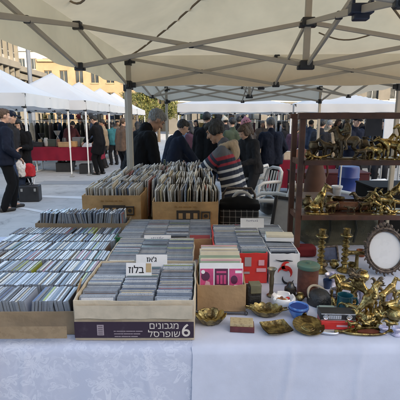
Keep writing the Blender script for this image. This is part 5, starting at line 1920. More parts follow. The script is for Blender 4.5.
# near figures
person('old man with grey hair in a black coat, bending over the records', pp(138.5, 4.9), 4.9, 62, h=1.86, lean=16, head=34, hands=((-.14, .32, .92), (.16, .30, .9)), top=W_black, cut='coat', skin=skin_m, hair=('short', hair_g), vox=.011, wide=1.06, fine=True, seed=3)
person('person in a striped knitted sweater with a tan hood leaning left over the records', pp(231, 4.2), 4.2, -70, h=1.69, lean=15, head=18, hands=((-.16, .50, 1.02), (.06, .46, 1.0)), top=W_stripe, cut='sweater', legs_m=W_black, skin=skin_m, hair=('full', hair_b), vox=.010, wide=.92, fine=True, seed=5, extra_collar=W_tan)
person('person in navy sweater and black trousers at the left frame edge', pp(2, 7.3), 7.3, 50, h=1.84, lean=3, head=4, hands=((-.24, .12, .92), (.24, .16, .95)), top=W_navy, cut='jacket', legs_m=W_black, hair=('short', hair_br), vox=.014, wide=1.1, feet=((-.12, .1), (.12, -.12)), seed=7)
person('man in a dark blue cap behind the person in navy at the left edge', pp(9, 8.3), 8.3, 100, h=1.83, lean=4, head=8, top=W_dark, cut='jacket', legs_m=W_denim, hat=('cap', W_navy), vox=.016, seed=8)
person('person in black looking down at something beside the left tent pole', pp(19, 8.65), 8.65, 165, h=1.70, lean=6, head=26, hands=((-.06, .26, 1.12), (.08, .27, 1.10)), top=W_black, cut='coat', legs_m=W_black, hair=('long', hair_b), vox=.014, seed=9)
person('man in a long black coat standing at the end of the red-clothed table', pp(98, 12.3), 12.3, -75, h=1.80, lean=9, head=16, hands=((-.1, .42, .98), (.16, .38, .96)), top=W_black, cut='coat', legs_m=W_black, vox=.018, seed=10)
person('person in a dark red fleece stooping behind the red-clothed table', pp(69, 14.3), 14.3, 15, h=1.70, lean=26, head=24, hands=((-.2, .5, .9), (.2, .5, .9)), top=W_red, cut='jacket', legs_m=W_dark, hair=('short', hair_b), vox=.018, wide=1.12, seed=11)
person('person in a navy jacket turned away, behind the old man', pp(173, 6.5), 6.5, 60, h=1.70, lean=16, head=20, hands=((-.2, .45, .95), (.2, .42, .92)), top=W_navy, cut='jacket', legs_m=W_denim, hair=('short', hair_b), vox=.016, seed=12)
person('tall person in black with back turned, beyond the striped sweater', pp(206, 8.4), 8.4, 20, h=1.80, lean=3, head=6, top=W_black, cut='coat', legs_m=W_black, hair=('short', hair_b), vox=.016, wide=1.1, seed=13)
person('brown-haired person in grey stooping over the white chairs', pp(251, 6.9), 6.9, -130, h=1.62, lean=16, head=26, hands=((-.12, .32, 1.0), (.12, .32, .98)), top=W_dark, cut='jacket', legs_m=W_dark, hair=('bun', hair_br), vox=.014, seed=14)
person('person in a pink knitted hat and grey-brown coat', pp(251, 8.0), 8.0, -60, h=1.69, lean=8, head=14, hands=((-.12, .4, 1.0), (.14, .38, 1.0)), top=W_grey, cut='coat', legs_m=W_black, hair=('long', hair_br), hat=('beanie', W_pink), vox=.015, seed=15)
person('man in a navy jacket seen from behind by the red table', pp(272, 8.05), 8.05, -18, h=1.70, lean=5, head=10, hands=((-.28, .2, .98), (.28, .2, .96)), top=W_navy, cut='jacket', legs_m=W_black, hair=('short', mat('dark_grey_hair', (.10, .095, .09), .6, var=.4, scale=50)), vox=.014, wide=1.14, seed=16)
person('man in a dark cap and navy jacket facing us behind the rack', pp(354, 8.6), 8.6, 172, h=1.76, lean=4, head=14, hands=((-.1, .28, 1.08), (.12, .3, 1.06)), top=W_navy, cut='jacket', legs_m=W_black, hat=('cap', W_black), vox=.014, seed=17)
person('person in black half hidden by the left posts of the rack', pp(321, 9.5), 9.5, 30, h=1.66, lean=6, head=8, top=W_dark, cut='coat', legs_m=W_black, vox=.018, seed=18)
person('person in dark clothes seen past the brass bull on the rack', pp(383, 9.8), 9.8, 200, h=1.68, lean=4, head=10, top=W_black, cut='jacket', legs_m=W_dark, hair=('long', hair_b), vox=.018, seed=19)
person('person in teal nylon beyond the left table, by a white pole', pp(113, 15.0), 15.0, -40, h=1.62, lean=18, head=12, hands=((-.15, .45, .9), (.15, .4, .9)), top=W_teal, cut='jacket', legs_m=W_dark, hair=('bun', hair_b), vox=.02, seed=20)
person('person in a light brown jacket standing left of our tent pole', pp(122, 11.5), 11.5, 35, h=1.70, lean=4, head=6, top=W_brown, cut='jacket', legs_m=W_black, hair=('short', hair_br), vox=.018, seed=21)
# the crowd farther off
crowd = [
    (101, 16.5, 60, W_dark, 'long', hair_br, None, 'person in charcoal with long brown hair beyond the red-clothed table'),
    (117, 18.5, 150, W_grey, 'short', hair_b, None, 'person in grey-brown wool far down the left row'),
    (107, 20.0, 10, W_olive, 'short', hair_g, None, 'grey-haired person in olive far down the left row'),
    (92, 17.3, 190, W_brown, 'bun', hair_b, None, 'person in brown with tied hair behind the man in the long coat'),
    (46, 16.8, 140, W_black, 'short', hair_b, None, 'person in black among the clothes rails at left'),
    (81, 18.0, 170, W_cream, 'long', hair_br, None, 'person in a cream knit at the back of the left stalls'),
    (138, 13.5, -20, W_brown, 'long', hair_b, None, 'person in brown just behind the old man, far off'),
    (188, 12.5, 30, W_dark, 'short', hair_b, None, 'person in charcoal beside the white corner pole'),
    (197, 15.5, 200, W_black, 'long', hair_b, None, 'long-haired person in black under the crossing canopy'),
    (217, 14.2, 160, W_olive, 'short', hair_br, None, 'person in olive between the tall black coat and the white hat'),
    (227, 11.5, -30, W_dark, 'short', hair_b, ('beanie', W_cream), 'person in charcoal wearing a cream knitted hat'),
    (238, 12.0, 20, W_black, 'short', hair_b, None, 'person in black right of the cream knitted hat'),
    (286, 12.5, -50, W_dark, 'long', hair_b, None, 'person with long black hair right of the man in navy'),
    (262, 14.5, 180, W_grey, 'short', hair_g, None, 'grey-haired person in grey wool beyond the pink hat'),
    (309, 13.0, 40, W_denim, 'short', hair_b, None, 'person in denim behind the left end of the rack'),
    (336, 14.5, 150, W_black, 'long', hair_br, None, 'brown-haired person in black far behind the bronze rider'),
    (368, 14.0, 0, W_navy, 'short', hair_b, None, 'person in navy seen between the elephant and the capped man'),
]
for k, (px, D, fc, m, hs, hm, hat, lab) in enumerate(crowd):
    person(lab, pp(px, D), D, fc, h=1.60 + .035 * (k % 6), lean=3 + 5 * (k % 3), head=6 + 4 * (k % 4), top=m, cut=('coat', 'jacket')[k % 2], legs_m=(W_black, W_denim, W_dark)[k % 3], hair=(hs, hm), hat=hat, vox=.022, wide=1.05, seed=30 + k, skin=(skin_l, skin_m)[k % 2], group='people browsing in the distance', hands=((-.25, .1, .84), (.2, .3, 1.0)) if k % 2 else None)

W_plum = wool('plum_jacket', (.06, .02, .035)); W_sand = wool('sand_jacket', (.26, .2, .13)); W_steel = wool('steel_blue_jacket', (.06, .09, .14)); W_moss = wool('moss_jacket', (.04, .055, .03)); W_light = wool('light_grey_hoodie', (.25, .25, .26))
more = [
    (184, 10.2, 40, W_steel, 'short', hair_g, None, 'grey-haired person in steel blue behind the navy jacket'),
    (193, 9.4, -60, W_plum, 'long', hair_b, None, 'person in a plum jacket between the navy and the long black coat'),
    (215, 11.0, 170, W_light, 'short', hair_br, None, 'person in a light grey hoodie behind the tall black coat'),
    (233, 9.6, -20, W_moss, 'short', hair_b, None, 'person in moss green just left of the pink hat'),
    (244, 13.5, 120, W_sand, 'long', hair_br, None, 'person in a sand coloured jacket between the pink and cream hats'),
    (292, 10.4, 60, W_plum, 'bun', hair_b, None, 'person in plum with tied hair left of the rack'),
    (280, 16.5, -30, W_light, 'short', hair_b, None, 'person in light grey far behind the man in navy'),
    (330, 11.5, 10, W_sand, 'short', hair_g, None, 'grey-haired person in sand colour behind the bronze rider'),
    (345, 11.8, 190, W_moss, 'long', hair_b, None, 'long-haired person in moss green behind the bronze rider'),
    (377, 12.0, -40, W_steel, 'short', hair_b, None, 'person in steel blue behind the brass elephant'),
    (60, 16.0, 200, W_light, 'long', hair_b, None, 'person in light grey behind the tripod lamps'),
    (128, 17.5, 20, W_plum, 'short', hair_b, None, 'person in plum behind our tent pole, far off'),
    (104, 14.0, -100, W_sand, 'short', hair_b, None, 'person in sand colour just right of the long black coat'),
]
for k, (px, D, fc, m, hs, hm, hat, lab) in enumerate(more):
    person(lab, pp(px, D), D, fc, h=1.58 + .04 * (k % 5), lean=3 + 6 * (k % 3), head=8 + 5 * (k % 3), top=m, cut=('jacket', 'coat')[k % 2], legs_m=(W_dark, W_black, W_denim)[k % 3], hair=(hs, hm), hat=hat, vox=.021, wide=1.05, seed=60 + k, skin=(skin_m, skin_l)[k % 2], group='people browsing in the distance', hands=((-.25, .1, .84), (.2, .3, 1.0)) if k % 2 else ((-.14, .38, .98), (.16, .36, .96)))
# ------------------------------------------------------------------ other stalls and what stands about
red_cloth = mat('red_cloth', (.20, .012, .03), .85, var=.15, scale=3, bump=.1, bscale=120)
def cloth_table(name, label, x0, x1, y0, y1, z, m, skirt=.42, legs=True, seed=0, cloth_label=''):
    t = thing('folding_table', label, 'table', ((x0 + x1) / 2, (y0 + y1) / 2, 0))
    W, D = (x1 - x0) / 2, (y1 - y0) / 2
    mb = MB(); mb.box((0, 0, z - .02), (2 * W - .02, 2 * D - .02, .03)); mb.build('table_top', wood_top, t)
    for sx in (-.72, .72):
        mb = MB()
        for sy in (-1, 1): mb.cone((sx * W, sy * D * .55, .03), (sx * W, sy * D * .55, z - .03), .018)
        mb.cone((sx * W, -D * .9, .025), (sx * W, D * .9, .025), .018)
        mb.build('leg', paint_white, t)
    mb = MB()
    def fn(u, v, side):
        # one skirt
        x = -W + 2 * W * u
        w = .02 * math.sin(x * 9 + seed) + .012 * math.sin(x * 23 + seed * 2)
        return (x, side * (D + .006 + v * .02 + w * v), z + .004 - skirt * v)
    N = 60
    for side in (-1, 1): mb.grid(lambda u, v: fn(u, v, side), N, 8)
    for side in (-1, 1): mb.grid(lambda u, v: (side * (W + .006 + .02 * v + .015 * v * math.sin(u * 14)), -D + 2 * D * u, z + .004 - skirt * v), 24, 8)
    mb.grid(lambda u, v: ((u * 2 - 1) * (W + .006), (v * 2 - 1) * (D + .006), z + .004), 10, 4)
    bmesh.ops.remove_doubles(mb.bm, verts=mb.bm.verts[:], dist=.0005)
    mb.build('tablecloth', m, None, ((x0 + x1) / 2, (y0 + y1) / 2, 0), label=cloth_label, cat='tablecloth', recalc=False)
LT = (-5.62, -3.25, 12.75, 13.6)
cloth_table('t', 'long folding table under the dark red cloth at left', *LT, .80, red_cloth, .42, seed=1, cloth_label='dark red cloth over the long table under the left white canopy')
RT = (1.18, 2.95, 8.7, 9.4)
cloth_table('t', 'folding table under the red cloth behind the white chairs', *RT, .78, red_cloth, .6, seed=2, cloth_label='dark red cloth over the table behind the white chairs')
cloth_table('t', 'folding table under a grey cloth beyond the left poles', -4.9, -3.6, 17.2, 17.9, .78, W_grey, .4, seed=3, cloth_label='grey cloth over the far table in the left row')
cloth_table('t', 'folding table under a pale cloth behind the old man', -.62, .55, 12.2, 12.9, .80, mat('pale_cloth', (.5, .5, .52), .8, var=.05), .5, seed=4, cloth_label='pale cloth over the small table behind the old man')
cloth_table('t', 'folding table under a dark cloth far behind the rack', 3.2, 5.6, 11.4, 12.1, .80, W_dark, .5, seed=5, cloth_label='dark cloth over the table far behind the rack')

def obox(name, label, cat, p, s, m, rz=0., lidm=None, group=None):
    t = thing(name, label, cat, p, rz, group)
    mb = MB(); mb.box((0, 0, s[2] / 2), s); mb.build('box', m, t, bevel=.006)
    mb = MB(); mb.box((0, 0, s[2] + .012), (s[0] * 1.03, s[1] * 1.03, .025)); mb.build('lid', lidm or m, t, bevel=.004)
    return t
def tp(px, D, z=.806): return V((pp(px, D), D, z))
obox('goods_box', 'low tan cardboard box at the front of the red-clothed table', 'box', tp(65, 12.95), (.42, .3, .13), cardboard, R(4))
obox('goods_box', 'small tan cardboard box right of the low one on the red table', 'box', tp(73, 13.0), (.22, .25, .15), cardboard_orange, R(-6))
obox('goods_case', 'large grey hard case on the red-clothed table', 'case', tp(80, 13.2), (.46, .34, .27), mat('grey_case', (.14, .145, .16), .5), R(5))
obox('goods_case', 'white box at the end of the red-clothed table', 'box', tp(86, 12.95), (.26, .22, .1), paint_white, 0)
obox('goods_case', 'dark green case in the middle of the red-clothed table', 'case', tp(50, 13.25), (.5, .3, .2), mat('green_case', (.05, .06, .045), .5), R(-8))
obox('goods_case', 'flat black case at the left end of the red-clothed table', 'case', tp(36, 13.1), (.42, .3, .12), black_plastic, R(3))
for k, (px, D, h_, lab) in enumerate(((41, 13.3, .42, 'black tripod lamp standing on the red-clothed table'), (57, 13.35, .5, 'tall grey tripod lamp standing on the red-clothed table'))):
    t = thing('tripod_lamp', lab, 'lamp', tp(px, D))
    for a in (0, 2.1, 4.2):
        mb = MB(); mb.cone((.12 * math.cos(a), .12 * math.sin(a), 0), (0, 0, h_ * .7), .008, n=6); mb.build('leg', steel, t)
    mb = MB(); mb.lathe([(.03, h_ * .68), (.05, h_ * .72), (.11, h_), (.1, h_), (0, h_ * .8)], n=20); mb.build('lamp_shade', [black_plastic, steel][k], t)
junkm = [mat('junk_dark', (.05, .05, .055), .5), mat('junk_tan', (.28, .2, .12), .7), mat('junk_pale', (.42, .42, .42), .6), mat('junk_olive', (.09, .10, .07), .7), mat('junk_rust', (.18, .08, .05), .7)]
for k in range(9):
    px = 33 + k * 6.1
    mb = MB()
    pr = [(0, 0), (.05, 0), (.07, .02), (.04 + .02 * (k % 3), .1 + .03 * (k % 4)), (.06, .16 + .04 * (k % 3)), (.05, .2 + .04 * (k % 3)), (0, .19)]
    mb.lathe(pr, n=18)
    mb.build('old_jar', junkm[k % 5], None, tp(px, 13.02 + .06 * (k % 4)), label='old jar or jug among the clutter on the red-clothed table', cat='jar', group='old jars on the red-clothed table')
for k, (px, D, s, m, lab) in enumerate(((254, 8.95, (.30, .2, .19), cardboard, 'tan cardboard box at the left end of the right red table'), (262, 9.0, (.18, .2, .24), cardboard_pale, 'tall pale carton next to the tan box on the right red table'), (276, 9.05, (.34, .24, .12), black_plastic, 'flat black case in the middle of the right red table'), (288, 8.95, (.2, .2, .16), cardboard_pale, 'pale carton at the right part of the right red table'), (299, 9.0, (.3, .2, .2), junkm[4], 'rust red box beside the pale carton on the right red table'))):
    obox('goods_box', lab, 'box', tp(px, D, .786), s, m, R(k * 5 - 9))
for k, (px, D) in enumerate(((178, 12.4), (183, 12.5), (190, 12.4), (196, 12.6))):
    mb = MB()
    mb.lathe([(0, 0), (.045, 0), (.05, .01), (.05, .16), (.018, .22), (.018, .28), (0, .28)], n=18)
    mb.build('green_bottle', mat('green_glass', (.02, .12, .06), .15, coat=.3), None, tp(px, D), label='dark bottle standing on the pale cloth behind the old man', cat='bottle', group='bottles on the pale cloth')
obox('goods_box', 'bright red box on the pale cloth behind the old man', 'box', tp(184, 12.3), (.3, .2, .16), red_card, R(10))

# things between the old man and the records: bottles, a red bag on a small side table
st = thing('side_table', 'small grey folding table just beyond the records', 'table', (pp(176, 5.5), 5.5, 0))
mb = MB(); mb.box((0, 0, .86), (.62, .4, .025)); mb.build('table_top', steel, st, bevel=.004)
for sx in (-1, 1):
    for sy in (-1, 1):
        mb = MB(); mb.cone((sx * .27, sy * .16, 0), (sx * .27, sy * .16, .85), .012); mb.build('leg', steel, st)
for k, (px, h_, m) in enumerate(((164, .25, 'olive_glass'), (167, .22, 'grey_glass'), (171, .19, 'tan_glass'))):
    mb = MB()
    mb.lathe([(0, 0), (.03, 0), (.033, .008), (.033, h_ * .6), (.013, h_ * .8), (.013, h_), (0, h_)], n=20)
    mb.build('bottle', mat(m, ((.05, .08, .05), (.2, .22, .22), (.25, .17, .09))[k], .2), None, tp(px, 5.45, .8735), label=('olive green bottle on the small grey table, leftmost of three', 'grey bottle on the small grey table, between two others', 'tan bottle on the small grey table, nearest the red bag')[k], cat='bottle', group='bottles on the small grey table')
mb = MB()
mb.chain([(-.05, 0, .06), (.06, 0, .06)], [.06, .055]); mb.ell((0, 0, .1), (.05, .04, .05)); mb.box((0, 0, .02), (.14, .1, .04))
blob('red_bag', mb, .008, mat('red_nylon', (.55, .03, .02), .5), None, tp(183, 5.5, .8735), wrinkle=.008, wscale=20, label='small bright red bag on the grey table beyond the records', cat='bag')

# plaid shopping trolley behind the table
def plaid():
    m = bpy.data.materials.new('black_plaid_cloth'); m.use_nodes = True
    nt = m.node_tree; b = nt.nodes['Principled BSDF']
    tc = nt.nodes.new('ShaderNodeTexCoord'); sp_ = nt.nodes.new('ShaderNodeSeparateXYZ')
    nt.links.new(tc.outputs['Object'], sp_.inputs[0])
    def lines(sock, freq, duty):
        a = nt.nodes.new('ShaderNodeMath'); a.operation = 'MULTIPLY'; a.inputs[1].default_value = freq
        f = nt.nodes.new('ShaderNodeMath'); f.operation = 'FRACT'
        g = nt.nodes.new('ShaderNodeMath'); g.operation = 'LESS_THAN'; g.inputs[1].default_value = duty
        nt.links.new(sock, a.inputs[0]); nt.links.new(a.outputs[0], f.inputs[0]); nt.links.new(f.outputs[0], g.inputs[0])
        return g.outputs[0]
    ax = nt.nodes.new('ShaderNodeMath'); ax.operation = 'ADD'
    nt.links.new(sp_.outputs['X'], ax.inputs[0]); nt.links.new(sp_.outputs['Y'], ax.inputs[1])
    l1, l2 = lines(ax.outputs[0], 22, .13), lines(sp_.outputs['Z'], 22, .13)
    s = nt.nodes.new('ShaderNodeMath'); s.operation = 'ADD'
    nt.links.new(l1, s.inputs[0]); nt.links.new(l2, s.inputs[1])
    r = nt.nodes.new('ShaderNodeValToRGB')
    r.color_ramp.elements[0].color = (.012, .012, .013, 1)
    r.color_ramp.elements[1].color = (.30, .29, .27, 1)
    d = nt.nodes.new('ShaderNodeMath'); d.operation = 'MULTIPLY'; d.inputs[1].default_value = .5
    nt.links.new(s.outputs[0], d.inputs[0]); nt.links.new(d.outputs[0], r.inputs['Fac'])
    nt.links.new(r.outputs['Color'], b.inputs['Base Color'])
    b.inputs['Roughness'].default_value = .85
    return m
px_ = at(239, 215, 3.12)
t = thing('shopping_trolley', 'black plaid shopping trolley bag behind the red carton', 'trolley bag', (px_.x, 3.12, 0), R(-4))
mb = MB()
mb.box((0, 0, .56), (.30, .20, .84))
for k in range(6): mb.ell((rng.uniform(-.1, .1), rng.uniform(-.04, .02), rng.uniform(.3, .9)), (.08, .09, .1))
blob('bag', mb, .012, plaid(), t, smooth=5, wrinkle=.006, wscale=9)
mb = MB()
mb.box((0, 0, .99), (.315, .21, .05)); mb.ell((0, 0, 1.01), (.15, .1, .05))
blob('flap', mb, .012, W_black, t, smooth=4, wrinkle=.004)
mb = MB()
mb.tube([(-.13, .12, .05), (-.13, .12, 1.05), (-.10, .12, 1.10), (.10, .12, 1.10), (.13, .12, 1.05), (.13, .12, .05)], .011, n=8)
mb.build('frame', silver_dark, t)
mb = MB(); mb.tube([(.02 + .075 * math.cos(a), -.02, 1.02 + .075 * math.sin(a)) for a in [math.pi * k / 12 for k in range(13)]], .013, n=8); mb.build('handle', mat('pale_grey_grip', (.4, .39, .37), .5), t)
for sx in (-1, 1):
    mb = MB(); mb.lathe([(0, -.02), (.075, -.02), (.08, 0), (.075, .02), (0, .02)], (sx * .17, .1, .08), 24, Matrix.Rotation(R(90), 3, 'Y')); mb.build('wheel', black_plastic, t)

# the framed dark panel that leans beside the rack
q = at(281, 214, 3.35)
t = thing('leaning_blackboard', 'tilted grey board in a thick black frame between chairs and rack', 'board', (q.x - .045, 3.35, 0), R(-10))
M = Matrix.Rotation(R(7), 4, 'Y') @ Matrix.Rotation(R(-7), 4, 'X')
def fr_(nm, c, s, m, par):
    mb = MB(); mb.box(c, s); mb.xf(M); return mb.build(nm, m, par, bevel=.004)
g = fr_('panel', (0, .006, .56), (.21, .01, .84), mat('cloudy_grey_panel', (.30, .31, .32), .3, var=.2, scale=6), t)
for c, s in (((-.118, 0, .5), (.03, .03, 1.0)), ((.118, 0, .5), (.03, .03, 1.0)), ((0, 0, .985), (.206, .03, .03)), ((0, 0, .125), (.206, .03, .03))):
    fr_('frame', c, s, black_plastic, t)
fr_('stay', (0, .16, .5), (.03, .02, .98), black_plastic, t)

# white moulded chairs
wplast = mat('white_plastic', (.66, .66, .65), .38, var=.06)
def mchair(label, p, rz, first=[None]):
    if first[0] is not None:
        t = copy_tree(first[0])
        t.location, t.rotation_euler = p, (0, 0, rz)
        t['label'] = label
        return t
    t = thing('plastic_chair', label, 'chair', p, rz, 'white plastic chairs behind the stall')
    mb = MB(); mb.grid(lambda u, v: ((u - .5) * .46, (v - .5) * .44, .43 - .025 * math.sin(math.pi * u) + .02 * (v - .5) ** 2), 12, 12)
    o = mb.build('seat', wplast, t, recalc=False); so = o.modifiers.new('thick', 'SOLIDIFY'); so.thickness = .012
    for k in range(-2, 3):
        mb = MB(); mb.tube([(.075 * k, -.20 - .02, .43), (.08 * k, -.25, .62), (.075 * k, -.29 + .004 * k * k, .80)], .014, n=8); mb.build('back_slat', wplast, t)
    mb = MB(); mb.tube([(-.22, -.19, .43), (-.235, -.24, .62), (-.2, -.285, .80), (-.1, -.31, .85), (.1, -.31, .85), (.2, -.285, .80), (.235, -.24, .62), (.22, -.19, .43)], .027, n=10); mb.build('back_frame', wplast, t)
    for sx in (-1, 1):
        mb = MB(); mb.tube([(sx * .235, -.25, .64), (sx * .265, -.1, .655), (sx * .265, .12, .65), (sx * .255, .2, .60), (sx * .235, .2, .43)], .027, n=10); mb.build('arm', wplast, t)
        for y0, y1 in ((.19, .25), (-.19, -.28)):
            mb = MB(); mb.tube([(sx * .22, y0, .43), (sx * .235, (y0 + y1) / 2, .2), (sx * .25, y1, .0)], [.03, .026, .02], n=8); mb.build('leg', wplast, t)
    first[0] = t
    return t
mchair('white plastic armchair side-on in front of the red table, leftmost', (pp(250, 7.3), 7.3, 0), R(60))
mchair('white plastic armchair between the other two, turned away', (pp(262, 6.7), 6.7, 0), R(115))
mchair('white plastic armchair nearest the framed dark panel', (pp(271, 5.2), 5.2, 0), R(75))
mchair('white plastic armchair seen through the middle of the rack', (pp(366, 5.6), 5.6, 0), R(20))
# black scooter helmet on the nearest chair arm
mb = MB()
mb.ell((0, 0, .12), (.12, .15, .13)); mb.ell((0, .06, .06), (.11, .1, .07))
blob('helmet', mb, .01, mat('gloss_black', (.012, .012, .014), .35, coat=.2), None, (pp(271, 5.2) , 5.2, .425), label='glossy black crash helmet on a white plastic chair', cat='helmet')

# behind the rack
mb = MB()
mb.lathe([(0, 0), (.135, 0), (.14, .02), (.145, .16), (.152, .17), (.146, .18), (.15, .36), (.157, .37), (.151, .38), (.15, .5), (.14, .53), (0, .53)], n=36)
mb.build('plastic_barrel', mat('blue_plastic', (.004, .022, .15), .4), None, (pp(352, 5.9), 5.9, .45), label='bright blue plastic barrel standing behind the rack', cat='barrel')
mb = MB(); mb.box((0, 0, .2245), (.5, .5, .449)); mb.build('crate_plinth', junkm[0], None, (pp(351, 5.9), 5.9, 0), label='low dark crate under the blue barrel', cat='crate', bevel=.01)
t = thing('flower_pot', 'white flower pot with a stick in it on a brown stand behind the rack', 'flower pot', (pp(341, 5.0), 5.0, .70))
mb = MB(); mb.lathe([(0, 0), (.045, 0), (.06, .11), (.068, .11), (.068, .135), (.058, .135), (.054, .12), (0, .11)], n=28); mb.build('pot', wplast, t)
mb = MB(); mb.cone((.03, 0, .1), (.035, 0, .42), .010); mb.build('stick', wplast, t)
mb = MB(); mb.box((0, 0, .68), (.36, .36, .04)); 
for sx in (-1, 1):
    for sy in (-1, 1): mb.box((sx * .15, sy * .15, .33), (.04, .04, .659))
mb.build('plant_stand', rackw, None, (pp(341, 5.0), 5.0, 0), label='dark wooden stand under the white flower pot', cat='stand')
t = thing('terracotta_jar', 'brown terracotta jar standing behind the sitting brass hound', 'jar', (pp(318, 4.6), 4.6, .0))
mb = MB(); mb.lathe([(0, 0), (.1, 0), (.11, .3), (.13, .7), (.12, 1.0), (.08, 1.14), (.085, 1.2), (.1, 1.22), (.075, 1.21), (.07, 1.15), (0, 1.1)], n=36); mb.build('body', mat('terracotta', (.09, .04, .025), .8, var=.2, scale=8), t)
for sx in (-1, 1):
    mb = MB(); mb.tube([(sx * .08, 0, 1.16), (sx * .13, 0, 1.14), (sx * .14, 0, 1.05), (sx * .12, 0, .98)], .012, n=8); mb.build('handle', MATS['terracotta'], t)
# screens and boards farther behind the rack
q = at(374, 122, 7.4)
t = thing('black_screen', 'black flat screen on a stand behind the upper shelf', 'screen', (q.x, 7.4, 0))
mb = MB(); mb.box((0, 0, q.z - .08), (.30, .04, .34)); mb.build('screen', mat('screen_black', (.012, .012, .014), .2), t, bevel=.006)
mb = MB(); mb.cone((0, .03, .02), (0, .03, q.z - .1), .02); mb.lathe([(0, 0), (.2, 0), (.2, .015), (0, .02)], n=24); mb.build('stand', black_plastic, t)
t = thing('white_board', 'white display board right of the black screen', 'board', (pp(394, 7.8), 7.8, 0))
mb = MB(); mb.box((0, 0, 1.42), (.4, .03, .5)); mb.build('board', paint_white, t, bevel=.004)
for sx in (-1, 1):
    mb = MB(); mb.cone((sx * .17, .02, 0), (sx * .17, .02, 1.6), .014); mb.build('leg', steel, t)
for k, (px, D, z0, s, m, lab) in enumerate(((314, 5.2, 0, (.5, .4, .78), junkm[1], 'stacked tan storage box behind the rack posts'), (393, 4.6, 0, (.55, .5, .9), W_black, 'tall dark storage chest behind the goats'), (330, 6.6, 0, (1.2, .5, .8), W_red, 'dark red covered chest behind the terracotta jar'))):
    obox('storage_chest', lab, 'chest', (pp(px, D), D, z0), s, m)

# by the left tent pole
t = thing('tool_case', 'black hard case standing by the left tent pole', 'case', (pp(25, 8.15), 8.15, 0), R(6))
mb = MB(); mb.box((0, 0, .17), (.40, .24, .33)); mb.build('body', black_plastic, t, bevel=.02)
mb = MB(); mb.tube([(-.07, 0, .33), (-.07, 0, .375), (.07, 0, .375), (.07, 0, .33)], .012, n=8); mb.build('handle', black_plastic, t)
for x in (-.13, .13):
    mb = MB(); mb.box((x, -.122, .25), (.04, .012, .06)); mb.build('latch', steel, t, bevel=.003)
t = thing('camp_stool', 'small folding stool carrying a white bag and a red bundle', 'stool', (pp(19, 8.45), 8.45, 0))
mb = MB(); mb.box((0, 0, .47), (.42, .34, .03)); mb.build('seat', W_dark, t, bevel=.006)
for sx in (-1, 1):
    mb = MB(); mb.cone((sx * .19, -.15, 0), (-sx * .0 + sx * .19, .15, .46), .012); mb.cone((sx * .16, .15, 0), (sx * .16, -.15, .46), .012); mb.build('leg', paint_white, t)
mb = MB(); mb.chain([(0, 0, .08), (.0, 0, .2), (.01, 0, .33)], [.1, .12, .05]); mb.box((0, 0, .03), (.18, .14, .06))
blob('carrier_bag', mb, .012, mat('white_plastic_bag', (.62, .6, .57), .5), None, (pp(17, 8.35), 8.35, .486), wrinkle=.02, wscale=16, label='crumpled white carrier bag on the small stool', cat='bag')
mb = MB(); mb.box((0, 0, .1), (.24, .2, .2)); mb.ell((0, 0, .16), (.12, .1, .1)); mb.ell((.05, -.03, .22), (.07, .08, .05))
blob('red_bundle', mb, .012, mat('bright_red_cloth', (.42, .025, .03), .8), None, (pp(24.5, 8.45), 8.45, .486), wrinkle=.015, wscale=14, label='bright red folded bundle on the small stool', cat='bundle')
for k, (px, D, s, lab) in enumerate(((84, 12.55, (.36, .3, .3), 'black plastic crate at the right end under the red-clothed table'), (63, 13.1, (.5, .4, .3), 'black plastic crate in the middle under the red-clothed table'))):
    t = thing('plastic_crate', lab, 'crate', (pp(px, D), D, 0), R(4))
    for (c, ss) in (((0, -s[1] / 2, s[2] / 2), (s[0], .02, s[2])), ((0, s[1] / 2, s[2] / 2), (s[0], .02, s[2])), ((-s[0] / 2 + .01, 0, s[2] / 2), (.02, s[1] - .021, s[2] - .002)), ((s[0] / 2 - .01, 0, s[2] / 2), (.02, s[1] - .021, s[2] - .002)), ((0, 0, .012), (s[0] - .042, s[1] - .022, .02))):
        mb = MB(); mb.box(c, ss); mb.build('side_panel', black_plastic, t, bevel=.004)

# clothes rails
def rail(label, x, y, L, n, seed, glabel, rz=0.):
    rg = random.Random(seed)
    t = thing('clothes_rail', label, 'clothes rail', (x, y, 0), rz)
    mb = MB(); mb.tube([(-L / 2, 0, .02), (-L / 2, 0, 1.62), (L / 2, 0, 1.62), (L / 2, 0, .02)], .016, n=8); mb.build('frame', steel, t)
    for sx in (-1, 1):
        mb = MB(); mb.cone((sx * L / 2, -.25, .02), (sx * L / 2, .25, .02), .018); mb.build('foot', steel, t)
    ms = [W_black, W_dark, W_navy, W_grey, W_brown, W_cream, W_denim, W_olive, W_red]
    for k in range(n):
        xx = -L / 2 + .1 + (L - .2) * k / (n - 1)
        ln = rg.uniform(.65, 1.0)
        mb = MB()
        def fn(u, v):
            a = u * 2 * math.pi
            wv = .20 + .04 * v
            sh = min(1, v / .06) ** .5
            return (xx + math.cos(a) * (.046 + .014 * math.sin(v * 9 + k)) * (.8 + .25 * v), math.sin(a) * wv * (.42 + .58 * sh), 1.585 - .03 - .05 * sh - ln * v)
        mb.grid(fn, 16, 10)
        bmesh.ops.remove_doubles(mb.bm, verts=mb.bm.verts[:], dist=.0005)
        mb.tube([(xx, 0, 1.53), (xx, 0, 1.645), (xx, .015, 1.655)], .003, n=5)
        mb.build('hanging_garment', rg.choice(ms), None, (x, y, 0), rz, label=glabel, cat='garment', group=glabel)
rail('grey clothes rail hung with dark garments behind the red-clothed table', -5.0, 15.0, 2.2, 13, 1, 'garment hanging on the rail behind the red-clothed table')
rail('grey clothes rail at the far left behind the person in black', -6.9, 14.6, 1.9, 11, 2, 'garment hanging on the rail at the far left')
rail('grey clothes rail far down the left row', -4.6, 19.4, 2.2, 12, 3, 'garment hanging on the rail far down the left row')
rail('grey clothes rail under the crossing canopies beyond the pink hat', 2.6, 15.4, 2.4, 13, 4, 'garment hanging on the rail beyond the pink hat')
